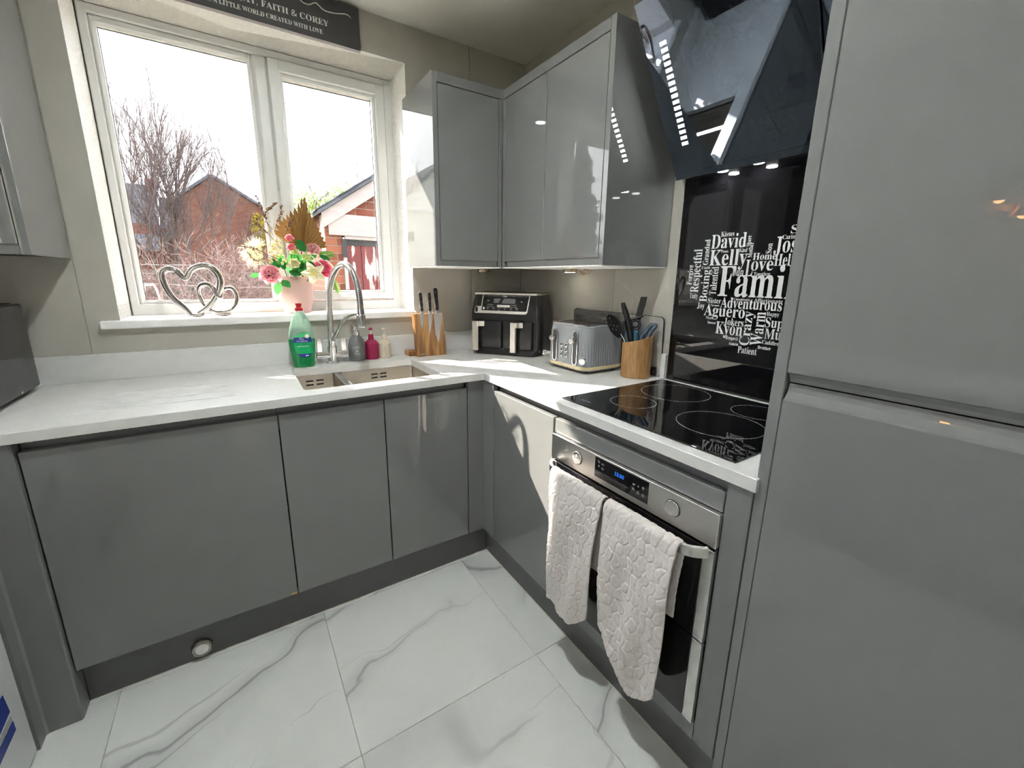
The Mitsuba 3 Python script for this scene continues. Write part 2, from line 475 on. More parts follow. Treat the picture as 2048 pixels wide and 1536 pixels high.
def bowl(x0, x1, y0, y1, d):
    r = 0.012
    o = rrect(x0 - 0.0015, x1 + 0.0015, y0 - 0.0015, y1 + 0.0015, r + 0.0015)
    i = rrect(x0, x1, y0, y1, r)
    a = man(extr(o, WT - 0.031 - d, WT - 0.0305)) - man(extr(i, WT - 0.031 - d + 0.0015, WT))
    return unman(a)


hb = part(sk, 'half_bowl', bowl(-1.281, -1.128, -0.535, -0.166, 0.16), SINKM)
mb = part(sk, 'main_bowl', bowl(-1.100, -0.760, -0.535, -0.166, 0.19), SINKM)
part(sk, 'divider', box(-1.1262, -1.1018, -0.537, -0.164, WT - 0.06, WT - 0.0308, 0.003), STEELB)
for b_, xc in ((hb, -1.207), (mb, -0.925)):
    for dx in (-0.021, 0.021):
        for dz in (0.0, -0.017):
            part(b_, 'overflow_slot', box(xc + dx - 0.015, xc + dx + 0.015, -0.1675, -0.1664, WT - 0.060 + dz, WT - 0.053 + dz), GAPM)
    part(b_, 'overflow_screw', cyl([xc, -0.169, WT - 0.064], [xc, -0.166, WT - 0.064], 0.006, 14), STEELB)
    zb = WT - 0.031 - (0.16 if b_ == hb else 0.19) + 0.0016
    part(b_, 'waste', lathe([[0, 0.003], [0.028, 0.003], [0.042, 0.0], [0.0, 0.0]]).apply_translation((xc, -0.35, zb)), STEELB, 40)

# ------------------------------------------------------------------ base units
ZD0, ZD1 = 0.159, 0.857


def front_y(parent, x0, x1, name='door', gap=0.0015, z0=ZD0, z1=ZD1, m=None):
    return part(parent, name, box(x0 + gap, x1 - gap, -FD, -FD + 0.022, z0, z1, 0.0015), m or GREY)


def front_x(parent, y0, y1, name='door', gap=0.0015, z0=ZD0, z1=ZD1, m=None):
    return part(parent, name, box(-FD, -FD + 0.022, y0 + gap, y1 - gap, z0, z1, 0.0015), m or GREY)


def rail_y(parent, x0, x1):
    part(parent, 'handle_channel', cat(box(x0, x1, -FD + 0.030, -FD + 0.034, 0.80, 0.889), box(x0, x1, -FD + 0.008, -FD + 0.034, 0.880, 0.889)), GREYM)


def rail_x(parent, y0, y1):
    part(parent, 'handle_channel', cat(box(-FD + 0.030, -FD + 0.034, y0, y1, 0.80, 0.889), box(-FD + 0.008, -FD + 0.034, y0, y1, 0.880, 0.889)), GREYM)


c = thing('base_cabinet', 'wide glossy grey base cabinet nearest the corner post, with a chipped lower door corner', 'cabinet')
part(c, 'carcass', box(-1.986, -1.387, -FD + 0.0345, -0.03, ZD0, 0.888), DGREY)
d1 = front_y(c, -1.986, -1.3865)
rail_y(c, -1.986, -1.3875)
CHIP = pr('mat_chipboard', S(176, 140, 92), 0.8)
part(d1, 'chip', Ch := box(-1.409, -1.3885, -FD - 0.0004, -FD + 0.003, 0.1595, 0.171, 0.002), CHIP, label='chipped bare corner')
c = thing('base_cabinet', 'glossy grey two-door base cabinet under the sink', 'cabinet')
part(c, 'carcass', box(-1.386, -0.672, -FD + 0.0345, -FD + 0.056, ZD0, 0.888), DGREY)
front_y(c, -1.3858, -1.0285)
front_y(c, -1.0275, -0.672)
rail_y(c, -1.386, -0.6725)
c = thing('base_cabinet', 'narrow glossy grey base cabinet between the inside corner and the oven', 'cabinet')
part(c, 'carcass', box(-FD + 0.0345, -0.03, -1.09, -0.70, ZD0, 0.888), DGREY)
front_x(c, -1.0905, -0.691)
rail_x(c, -1.0935, -0.691)
obj('corner_post', cat(box(-0.6695, -0.5745, -FD, -FD + 0.020, ZD0, 0.888, 0.001), box(-FD, -0.5755, -0.6885, -FD - 0.0003, ZD0, 0.888, 0.001)), GREYM, 'plain grey filler post in the inside corner of the base cabinets', 'corner post')
obj('corner_post', bev_extr([(-1.9885, -0.52), (-1.9885, -0.607), (-1.9925, -0.612), (-2.062, -0.612), (-2.067, -0.617), (-2.067, -0.66), (-2.085, -0.66), (-2.085, -0.52)], 0.0005, 0.888, 0.001), GREYM, 'dark grey corner post down to the floor beside the washing machine', 'corner post')
obj('plinth', box(-1.9875, -0.5505, -0.546, -0.528, 0.0005, 0.152, 0.001), PLINTH, 'grey plinth under the sink cabinets with a round light in it', 'plinth')
obj('plinth', box(-0.551, -0.533, -1.7485, -0.5465, 0.0005, 0.152, 0.001), PLINTH, 'grey plinth under the oven and the narrow cabinet', 'plinth')
SEALM = pr('mat_seal_white', (0.6, 0.58, 0.52), 0.5)
pl = thing('plinth_light', 'round steel plinth light with a frosted white centre low by the floor', 'light')
ln = lathe([[0.0, 0.0], [0.031, 0.0], [0.031, 0.012], [0.027, 0.018], [0.0205, 0.018], [0.0205, 0.013], [0.0, 0.013]])
ln.apply_transform(np.array([[1, 0, 0, -1.695], [0, 0, -1, -0.5465], [0, 1, 0, 0.048], [0, 0, 0, 1.0]]))
part(pl, 'ring', ln, metal('mat_nickel', (0.42, 0.40, 0.37), 0.2), 30)
le = lathe([[0.0, 0.013], [0.020, 0.013], [0.0195, 0.0175], [0.0, 0.019]])
le.apply_transform(np.array([[1, 0, 0, -1.695], [0, 0, -1, -0.5465], [0, 1, 0, 0.048], [0, 0, 0, 1.0]]))
part(pl, 'lens', le, pr('mat_frosted', (0.75, 0.76, 0.74), 0.5), 30, label='frosted white lens')
part('floor', 'sealant_bead', cat(box(-1.985, -0.552, -0.550, -0.5465, -0.001, 0.0025), box(-0.5545, -0.551, -1.748, -0.5505, -0.001, 0.0025)), SEALM)

# ------------------------------------------------------------------ oven
ov = thing('built_in_oven', 'stainless steel built-in double oven with a black glass door', 'oven')
OX = -0.608
part(ov, 'body', box(-0.585, -0.06, -1.690, -1.102, 0.222, 0.80), BLKM)
ft = part(ov, 'control_panel', box(OX, -0.575, -1.6945, -1.0985, 0.7205, 0.8065, 0.0012), STEEL)
part(ov, 'front_gap', box(-0.596, -0.586, -1.692, -1.101, 0.2175, 0.722), BLKM)
ds = part(ft, 'display', box(OX - 0.0012, OX + 0.004, -1.5025, -1.306, 0.7385, 0.8012, 0.0004), BLKGLASS)
CLK = 'mat_clock_blue'
scene[CLK] = {'type': 'diffuse', 'reflectance': rgb(0.02, 0.05, 0.2)}
clk = text('13:30', (OX - 0.0012, -1.385, 0.774), YM, ZP, 0.0105, 0.034, 0.0004, 'sans')
part(ft, 'clock', mikit.ply(clk, CLK, False, emitter={'type': 'area', 'radiance': rgb(0.002, 0.018, 0.085)}), None, label='blue clock digits reading 13:30')
icons = []
for i, (yy, zz, w, h) in enumerate(((-1.322, 0.790, 0.007, 0.007), (-1.338, 0.787, 0.008, 0.005), (-1.322, 0.776, 0.005, 0.006), (-1.338, 0.773, 0.008, 0.007), (-1.455, 0.776, 0.008, 0.003), (-1.470, 0.776, 0.003, 0.007), (-1.486, 0.778, 0.006, 0.006), (-1.454, 0.762, 0.008, 0.004), (-1.470, 0.759, 0.007, 0.007), (-1.487, 0.757, 0.007, 0.007))):
    icons.append(frame_mesh(0, w, 0, h, 0.0011, 0, 0.0003, 0) if i not in (4, 5) else box(0, w, 0, 0.0003, 0, h))
    icons[-1].apply_transform(np.array([[0, 1, 0, OX - 0.0015], [-1, 0, 0, yy + w / 2], [0, 0, 1, zz - h / 2], [0, 0, 0, 1.0]]))
part(ft, 'symbol', cat(*icons), PRINTG)
for yy in (-1.2275, -1.5765):
    kn = lathe([[0, 0], [0.0205, 0], [0.0205, 0.0028], [0.0196, 0.0036], [0, 0.0036]], 48)
    kn.apply_transform(np.array([[0, 0, -1, OX], [-1, 0, 0, yy], [0, 1, 0, 0.7655], [0, 0, 0, 1.0]]))
    k_ = part(ft, 'knob', kn, STEELB, 35)
    rg = lathe([[0.0206, 0], [0.0222, 0], [0.0222, 0.0006], [0.0206, 0.0006]], 48)
    rg.apply_transform(np.array([[0, 0, -1, OX], [-1, 0, 0, yy], [0, 1, 0, 0.7655], [0, 0, 0, 1.0]]))
    part(ft, 'knob_ring', rg, GAPM)
    if yy > -1.3:
        mk = box(OX - 0.0041, OX - 0.0035, yy - 0.0006, yy + 0.0006, 0.768, 0.778)
        part(ft, 'knob_mark', mk, PRINT)
dr_ = part(ov, 'door', box(OX, -0.5875, -1.6665, -1.1265, 0.4635, 0.7130, 0.0012), BLKGLASS)
d2_ = part(ov, 'door', box(OX, -0.5875, -1.6665, -1.1265, 0.2190, 0.4605, 0.0012), BLKGLASS)
for a, b_, p_ in ((0.4635, 0.7130, dr_), (0.2190, 0.4605, d2_)):
    for y0, y1 in ((-1.6935, -1.6672), (-1.1258, -1.0995)):
        part(p_, 'side_trim', box(OX - 0.001, -0.5875, y0, y1, a, b_, 0.001), STEELB)
win = rrect(-1.618, -1.176, 0.29, 0.66, 0.03)
part(ov, 'door_window', cat(yz(win.intersection(sbox(-2, 0.4638, 0, 1)), OX - 0.0003, OX + 0.0005), yz(win.intersection(sbox(-2, 0, 0, 0.4602)), OX - 0.0003, OX + 0.0005)), pr('mat_oven_window', (0.002, 0.002, 0.002), 0.08))
hp = []
for t in np.r_[np.linspace(0, 0.1, 16)[:-1], np.linspace(0.1, 0.9, 12), np.linspace(0.9, 1, 16)[1:]]:
    y = -1.1205 - t * 0.563
    e = min(t, 1 - t)
    hp.append((-0.655 + 0.036 * max(0, 1 - e / 0.09) ** 2.2, y))
hp = np.array(hp)
bar = LineString(hp).buffer(0.0045, cap_style=2)
part(ov, 'handle', extr(bar, 0.6985, 0.7235), STEELB, 35, label='flat bowed steel handle bar')
part(ov, 'door_badge', box(OX - 0.0005, OX, -1.425, -1.385, 0.7055, 0.7105), STEELB)
ou = thing('oven_housing', 'grey panels framing the oven under the hob', 'cabinet')
part(ou, 'drawer_front', box(-FD, -FD + 0.02, -1.6925, -1.0975, 0.8085, 0.857, 0.0015), GREY)
part(ou, 'handle_channel', cat(box(-FD + 0.030, -FD + 0.034, -1.694, -1.0945, 0.82, 0.889), box(-FD + 0.008, -FD + 0.034, -1.694, -1.0945, 0.880, 0.889)), GREYM)
part(ou, 'side_filler', box(-FD, -FD + 0.02, -1.7495, -1.6958, 0.159, 0.8885, 0.001), GREYM)
part(ou, 'bottom_filler', box(-FD, -FD + 0.02, -1.6945, -1.0925, 0.159, 0.2125, 0.001), GREYM)

# ------------------------------------------------------------------ tall units on the right
tu = thing('tall_cabinet', 'tall glossy grey cabinet with two stacked doors at the right edge', 'cabinet')
part(tu, 'side_panel', box(-0.592, -0.0045, -1.7735, -1.7505, 0.0, 2.40, 0.0015), GREY)
part(tu, 'carcass', box(-FD + 0.05, -0.03, -2.36, -1.775, 0.1, 2.40), DGREY)
tp = [(-FD, 1.1488), (-FD, 2.395), (-FD + 0.022, 2.395), (-FD + 0.022, 1.128), (-FD + 0.018, 1.128), (-FD + 0.014, 1.136), (-FD + 0.006, 1.1455)]
lp = [(-FD, 0.02), (-FD, 1.0940), (-FD + 0.006, 1.0975), (-FD + 0.014, 1.110), (-FD + 0.018, 1.1255), (-FD + 0.022, 1.1255), (-FD + 0.022, 0.02)]
for poly in (tp, lp):
    m = extr(Polygon(poly), 0, 0.59)
    m.apply_transform(np.array([[1, 0, 0, 0], [0, 0, -1, -1.7765], [0, 1, 0, 0], [0, 0, 0, 1.0]]))
    part(tu, 'door', m, GREY)
part(tu, 'side_panel', box(-0.592, -0.0045, -2.392, -2.3695, 0.0, 2.40, 0.0015), GREY)

# ------------------------------------------------------------------ wall units
wc = thing('wall_cabinet', 'glossy grey wall cabinet on the window wall, right of the window', 'cabinet')
wd = thing('wall_cabinet', 'glossy grey two-door wall cabinet on the right wall beside the hood', 'cabinet')
WB, WTOP = 1.366, 2.131
UY, UX = -0.361, -0.358
part(wc, 'end_panel', box(-0.6975, -0.6755, UY, -0.0045, WB, WTOP, 0.001), GREY)
part(wc, 'top_rail', box(-0.6753, UX - 0.0005, UY, UY + 0.022, 2.0935, WTOP, 0.001), GREYM)
part(wc, 'door', box(-0.6730, -0.3790, UY, UY + 0.02, 1.3935, 2.0905, 0.0012), GREY)
part(wc, 'bottom_rail', cat(box(-0.675, -0.383, UY + 0.006, UY + 0.026, WB + 0.001, 1.400)), GREYM)
part(wc, 'corner_strip', box(-0.3765, UX - 0.0005, UY + 0.001, UY + 0.02, WB, 2.0925, 0.001), GREYM)
part(wc, 'carcass', box(-0.675, -0.36, UY + 0.027, -0.0045, WB + 0.006, WTOP - 0.004), DGREY)
part(wc, 'light_pelmet', box(-0.6955, -0.36, UY + 0.003, -0.0045, WB - 0.004, WB + 0.0005), WHITE)
part(wd, 'top_rail', box(UX, UX + 0.022, -1.0128, UY - 0.0003, 2.0935, WTOP, 0.001), GREYM)
part(wd, 'corner_strip', box(UX + 0.001, UX + 0.02, -0.3805, UY - 0.0003, WB, 2.0925, 0.001), GREYM)
for y0, y1 in ((-0.6837, -0.3825), (-1.0112, -0.6863)):
    part(wd, 'door', box(UX, UX + 0.02, y0, y1, 1.3935, 2.0905, 0.0012), GREY)
part(wd, 'bottom_rail', cat(box(UX + 0.006, UX + 0.026, -0.698, -0.400, WB + 0.001, 1.400), box(UX + 0.006, UX + 0.026, -1.0125, -0.7), ) if False else cat(box(UX + 0.006, UX + 0.026, -0.6985, -0.40, WB + 0.001, 1.400), box(UX + 0.006, UX + 0.026, -1.0125, -0.7005, WB + 0.001, 1.400)), GREYM)
part(wd, 'end_panel', box(UX, -0.0045, -1.0365, -1.0135, WB, WTOP, 0.001), GREY)
part(wd, 'carcass', box(UX + 0.027, -0.0045, -1.013, UY + 0.0265, WB + 0.006, WTOP - 0.004), DGREY)
part(wd, 'light_pelmet', box(UX + 0.003, -0.0045, -1.035, UY + 0.002, WB - 0.004, WB + 0.0005), WHITE)
we = thing('wall_cabinet', 'glossy grey wall cabinet left of the window in the top left corner', 'cabinet')
part(we, 'end_panel', box(-1.957, -1.936, UY, -0.0045, WB, 2.40, 0.001), GREY)
part(we, 'door', box(-2.32, -1.9585, UY, UY + 0.02, 1.3935, 2.36, 0.0015), GREY)
part(we, 'bottom_rail', box(-2.32, -1.958, UY + 0.006, UY + 0.026, WB + 0.001, 1.400), GREYM)
part(we, 'top_rail', box(-2.32, -1.958, UY, UY + 0.022, 2.3615, 2.40, 0.001), GREYM)
part(we, 'carcass', box(XL + 0.005, -1.958, UY + 0.027, -0.0045, WB + 0.004, 2.396), DGREY)
for (x, y), lb in (((-0.305, -0.085), 'small round metal cabinet light under the wall cabinet right of the window'), ((-0.09, -0.555), 'small round metal cabinet light with a loop of copper wire, under the two-door wall cabinet')):
    lt = thing('cabinet_light', lb, 'light', 'lights under the wall cabinets')
    part(lt, 'body', lathe([[0, 0], [0.031, 0], [0.032, 0.003], [0.032, 0.014], [0, 0.014]]).apply_translation((x, y, WB - 0.0185)), metal(f'mat_light_metal', (0.55, 0.47, 0.36), 0.15), 30)
    if y < -0.3:
        ls = trimesh.creation.cylinder(radius=0.024, height=0.002, sections=28)
        ls.apply_translation((x, y, WB - 0.0197))
        scene['mat_puck'] = {'type': 'diffuse', 'reflectance': rgb(0.7, 0.68, 0.6)}  # glow added to this lens to lift the wall beside it
        part(lt, 'lens', mikit.ply(ls, 'mat_puck', False, emitter={'type': 'area', 'radiance': rgb(0.85, 0.80, 0.64)}), None, label='lens with a glow added to brighten the wall')
        w_ = spline([[x - 0.01, y - 0.03, WB - 0.012], [x, y - 0.07, WB - 0.014], [x - 0.005, y - 0.10, WB - 0.03], [x, y - 0.12, WB - 0.014], [x, y - 0.105, WB - 0.006], [x - 0.004, y - 0.09, WB - 0.016], [x, y - 0.12, WB - 0.026], [x, y - 0.15, WB - 0.008]], 50)
        part(lt, 'wire', tube(w_, 0.0014, 6), metal('mat_copper', (0.72, 0.36, 0.2), 0.2), True, label='loose copper-coloured wire')

# ------------------------------------------------------------------ ceiling downlights
scene['mat_lamp'] = {'type': 'diffuse', 'reflectance': rgb(0.8, 0.8, 0.8)}
DLW = 86.0  # the mid-room downlight is added to brighten the floor
for x, y, pw, lb in ((-1.20, -0.65, 0.12, 'small round dimmed ceiling downlight over the sink, out of the photo'), (-1.30, -1.35, 1.0, 'small round ceiling downlight added in the middle of the room to brighten the floor, out of the photo')):
    dl = thing('downlight', lb, 'ceiling light', 'recessed ceiling downlights')
    part(dl, 'rim', lathe([[0.036, 0], [0.045, 0], [0.045, -0.003], [0.036, -0.005]]).apply_translation((x, y, H - 0.0002)), CHROME, 30)
    disc = trimesh.creation.cylinder(radius=0.0355, height=0.002, sections=28)
    disc.apply_translation((x, y, H - 0.0022))
    scene[f'{dl}__lamp'] = mikit.ply(disc, 'mat_lamp', False, emitter={'type': 'area', 'radiance': rgb(DLW * pw * 0.97, DLW * pw, DLW * pw * 0.97)})

# ------------------------------------------------------------------ sign over the window
SLATE = pr('mat_sign_slate', (0.045, 0.045, 0.047), 0.6)
LETTER = pr('mat_sign_letters', (0.62, 0.62, 0.60), 0.6)
sg = thing('wall_sign', 'dark grey wooden family name sign with pale lettering, above the window', 'sign')
SY = -0.022
part(sg, 'board', box(-1.577, -0.88, SY, -0.0003, 2.277, 2.437, 0.001), SLATE)
part(sg, 'bottom_edge', box(-1.577, -0.88, SY + 0.001, -0.0004, 2.2755, 2.277), pr('mat_sign_edge', (0.33, 0.31, 0.33), 0.6))
part(sg, 'lettering', cat(text('H, JAY, FAITH & COREY', (-1.365, SY, 2.3325), XP, ZP, 0.0205, 0.358),
                          text('IS A LITTLE WORLD CREATED WITH LOVE', (-1.432, SY, 2.2985), XP, ZP, 0.0155, 0.400)), LETTER)
sw = spline([[-1.245, 2.43], [-1.20, 2.402], [-1.165, 2.395], [-1.13, 2.41], [-1.118, 2.436], [-1.128, 2.428], [-1.120, 2.405], [-1.098, 2.3905], [-1.075, 2.391], [-1.0524, 2.4035], [-1.03, 2.391], [-0.995, 2.387], [-0.955, 2.394], [-0.925, 2.397], [-0.914, 2.390]], 90)
part(sg, 'flourish', tube(np.c_[sw[:, 0], np.full(len(sw), SY - 0.0003), sw[:, 1]], 0.0021, 6), LETTER, True)

# ------------------------------------------------------------------ splashback and hob
sp = thing('splashback', 'black glass splashback printed with a heart of white family words, behind the hob', 'splashback')
part(sp, 'glass', box(-0.0062, -0.0002, -1.7485, -1.0855, WT + 0.0006, 1.72, 0.0008), BLKGLASS)
WORDS = [('Kisses',0,1.251,1.466,0.047,0.016),('David',0,1.218,1.427,0.124,0.047),('Peace',0,1.258,1.412,0.027,0.009),('Kind',0,1.322,1.411,0.027,0.013),('Kelly',0,1.218,1.369,0.135,0.053),('Home',0,1.371,1.384,0.073,0.022),('L',0,1.351,1.332,0.025,0.053),('ove',2,1.369,1.350,0.069,0.030),('Fun',0,1.308,1.332,0.039,0.028),('Together',0,1.381,1.333,0.052,0.012),('Family',0,1.264,1.263,0.292,0.103),('Jos',0,1.433,1.404,0.066,0.049),('Caring',0,1.454,1.444,0.043,0.013),('S',0,1.475,1.460,0.020,0.024),('Help',0,1.440,1.364,0.064,0.036),('Sister',0,1.230,1.236,0.050,0.019),('Adventurous',0,1.279,1.223,0.204,0.036),('Considerate',0,1.325,1.250,0.055,0.009),('Affectionate',0,1.394,1.248,0.089,0.012),('Strength',0,1.242,1.226,0.034,0.006),('Joy',0,1.189,1.215,0.030,0.021),('Aguero',0,1.219,1.191,0.151,0.041),('Nice',0,1.230,1.178,0.023,0.010),('Honest',0,1.238,1.162,0.032,0.009),('Jokers',0,1.300,1.163,0.070,0.025),('Kyon',0,1.272,1.130,0.097,0.043),('Respect',0,1.313,1.113,0.044,0.013),('Auntie',0,1.327,1.095,0.034,0.010),('Patient',0,1.362,1.072,0.064,0.023),('Brother',0,1.427,1.095,0.042,0.011),('Cuddles',0,1.439,1.113,0.050,0.013),('Happy',0,1.440,1.206,0.039,0.013),('Sup',0,1.440,1.169,0.055,0.032),('Mum',0,1.443,1.132,0.080,0.033),('Respectful',1,1.186,1.272,0.156,0.033),('Forgive',1,1.156,1.299,0.073,0.021),('Unity',0,1.155,1.250,0.032,0.018),('Grandad',1,1.213,1.371,0.089,0.020),('Boxing',1,1.225,1.239,0.115,0.030),('Talented',1,1.257,1.265,0.099,0.026),('Uncle',0,1.190,1.357,0.034,0.010),('Share',1,1.357,1.428,0.035,0.013),('Mother',1,1.367,1.392,0.049,0.014),('Son',1,1.427,1.403,0.031,0.017),('Crazy',1,1.397,1.100,0.117,0.033),('Warm',1,1.438,1.104,0.113,0.038)]
for w, o, y, z, wd_, ht in WORDS:
    if o == 1:
        m = text(w, (-0.0062, -y, z), ZP, YP, ht, wd_, 0.0003)
        # reading upward: along +z, letter tops towards +y
    else:
        m = text(w, (-0.0062, -y, z), YM, ZP, ht, wd_, 0.0003, xh=(o == 2))
    part(sp, 'printed_word', m, PRINT)
hb_ = thing('hob', 'black glass four-zone hob set in the white worktop', 'hob')
HZ = WT + 0.0045
part(hb_, 'glass', bev_extr([(-0.0415, -1.0935), (-0.0415, -1.691), (-0.566, -1.691), (-0.566, -1.0935)], WT + 0.0004, HZ, 0.001), BLKGLASS)
part(hb_, 'body', box(-0.05, -0.555, -1.68, -1.10, WT - 0.018, WT + 0.0003), BLKM)
for x, y, r in ((-0.398, -1.253, 0.0725), (-0.178, -1.253, 0.115), (-0.358, -1.527, 0.113), (-0.155, -1.53, 0.075)):
    part(hb_, 'zone_ring', extr(Point(x, y).buffer(r + 0.0006, 40).difference(Point(x, y).buffer(r - 0.0006, 40)), HZ, HZ + 0.0002), PRINTG)
part(hb_, 'control_mark', box(-0.528, -0.526, -1.190, -1.1455, HZ, HZ + 0.0002), PRINTG)

# ------------------------------------------------------------------ cooker hood
hd = thing('cooker_hood', 'angled black glass cooker hood above the hob', 'cooker hood')
sl = 0.6
hn = np.array([-1, 0, -sl]) / math.hypot(1, sl)
us = np.array([-sl, 0, 1.0]) / math.hypot(1, sl)          # up the slope
HP = np.array([-0.080, -1.100, 1.664])                    # lower left corner of the glass


def hood_panel(y0, y1, s0, s1, d0, d1, cut=0.0):
    """A slab on the sloping front: y range from the left corner, s along the slope, d out of it."""
    q = [(y0, s0), (y1, s0), (y1, s1 - cut), (y1 - cut * 0.8, s1), (y0 + cut * 0.8, s1), (y0, s1 - cut)] if cut else [(y0, s0), (y1, s0), (y1, s1), (y0, s1)]
    m = bev_extr(q, 0, d1 - d0, 0.0012)
    o = HP + hn * d0
    return place(m, o, YM, us) if np.dot(np.cross(YM, us), hn) > 0 else place(m, o, YM, us)


SL = 0.532
part(hd, 'frame_glass', hood_panel(0, 0.592, 0, SL, -0.010, 0.0), HOODGLASS)
part(hd, 'front_glass', hood_panel(0.118, 0.474, 0.024, SL + 0.0, 0.0035, 0.0095), HOODGLASS)
prof = Polygon([(-0.0045, 1.664 + 0.012), (-0.066, 1.664 + 0.012), (-0.066 - sl * 0.440, 1.664 + 0.452), (-0.0045, 1.664 + 0.452)])
m = extr(prof, 0, 0.560)
m.apply_transform(np.array([[1, 0, 0, 0], [0, 0, -1, -1.116], [0, 1, 0, 0], [0, 0, 0, 1.0]]))
part(hd, 'body', m, BLK)
part(hd, 'chimney', box(-0.22, -0.0045, -1.53, -1.26, 2.1165, H - 0.001, 0.002), BLK)
scene['mat_slot'] = {'type': 'diffuse', 'reflectance': rgb(0.8, 0.8, 0.8)}
SLOT_A = np.array([-0.139, -1.155, 1.7625])
slot_s0 = float((np.array([-0.139, -1.155, 1.7625]) - HP) @ us)
slot_s1 = float((np.array([-0.2896, -1.1607, 2.0129]) - HP) @ us)
for i in range(17):
    s = slot_s0 + (slot_s1 - slot_s0) * i / 16
    m = hood_panel(0.0545, 0.0775, s - 0.0052, s + 0.0052, 0.0002, 0.0012)
    part(hd, 'bright_slot', mikit.ply(m, 'mat_slot', False, emitter={'type': 'area', 'radiance': rgb(1.5, 1.5, 1.45)}), None)  # bright white slots, drawn as weak emitters
for y, x in ((-1.25, -0.052), (-1.37, -0.060)):
    lm = trimesh.creation.cylinder(radius=0.016, height=0.003, sections=24)
    lm.apply_translation((x + 0.012, y, 1.6745))
    part(hd, 'lamp', mikit.ply(lm, 'mat_slot', False, emitter={'type': 'area', 'radiance': rgb(6, 6, 5.8)}), None)

# ------------------------------------------------------------------ tap
tp_ = thing('kitchen_tap', 'chrome two-lever kitchen tap with a tall brushed arch spout, standing behind the sink', 'tap')
TB = np.array([-1.11, -0.082, WT])
e1 = np.array([0.257, -0.966, 0])


def tq(s, h):
    return TB + e1 * s + ZP * h


part(tp_, 'base', lathe([[0, 0], [0.028, 0], [0.028, 0.004], [0.0225, 0.009], [0.0205, 0.012], [0.0205, 0.075], [0.019, 0.079], [0, 0.079]]).apply_translation(TB + ZP * 0.0003), CHROME, 40)
part(tp_, 'cross_bar', cat(cyl([-1.172, -0.082, 0.9585], [-1.05, -0.082, 0.9585], 0.0175, 28), cyl([-1.178, -0.082, 0.9585], [-1.172, -0.082, 0.9585], 0.0185, 28), cyl([-1.05, -0.082, 0.9585], [-1.044, -0.082, 0.9585], 0.0185, 28)), CHROME, 40)
for x in (-1.164, -1.058):
    lv = box(x - 0.0115, x + 0.0115, -0.0855, -0.0785, 0.972, 1.036, 0.002)
    part(tp_, 'lever', lv, CHROME, label='flat upright lever')
part(tp_, 'stem', cat(cyl(tq(0, 0.078), tq(0, 0.142), 0.0165, 28), lathe([[0, 0], [0.0185, 0], [0.0185, 0.004], [0, 0.004]]).apply_translation(tq(0, 0.101))), CHROME, 40)
arc = [(0, 0.138), (0.004, 0.20), (0.012, 0.273), (0.028, 0.340), (0.074, 0.404), (0.146, 0.4425), (0.185, 0.446), (0.227, 0.428), (0.262, 0.388), (0.282, 0.33), (0.287, 0.285), (0.288, 0.262)]
ARCHM = metal('mat_tap_arch', (0.50, 0.50, 0.49), 0.16)
part(tp_, 'spout_arch', tube(spline([tq(*q) for q in arc], 90), 0.0125, 20), ARCHM, True, label='brushed steel arch')
part(tp_, 'spray_head', cat(lathe([[0, 0], [0.0155, 0], [0.0168, 0.004], [0.0168, 0.050], [0.015, 0.052], [0.015, 0.072], [0.0142, 0.076], [0, 0.076]]).apply_translation(tq(0.288, 0.192)), *[cyl(tq(0.288, 0.20) + np.array([0.0166 * math.cos(a), 0.0166 * math.sin(a), 0]), tq(0.288, 0.238) + np.array([0.0166 * math.cos(a), 0.0166 * math.sin(a), 0]), 0.0012, 6) for a in np.arange(0, 6.28, 0.42)]), CHROME, 40)
part(tp_, 'support_arm', tube(spline([tq(0.014, 0.11), tq(0.04, 0.128), tq(0.092, 0.175), tq(0.165, 0.224), tq(0.225, 0.243), tq(0.272, 0.246)], 40), 0.0075, 14), STEELB, True)

# ------------------------------------------------------------------ things by the sink
CLEARPET = mat('mat_clear_bottle', {'type': 'principledthin', 'base_color': rgb(0.55, 0.72, 0.63), 'roughness': 0.15, 'spec_trans': 0.55, 'diff_trans': 0.7, 'eta': 1.4}, False)
GREENL = pr('mat_green_liquid', (0.0, 0.20, 0.055), 0.12, spec_trans=0.0, clearcoat=0.6, clearcoat_gloss=0.95)
db = thing('washing_up_bottle', 'half-full bottle of green washing-up liquid with a red cap, beside the tap', 'bottle')
DB = np.array([-1.236, -0.108, WT + 0.0006])


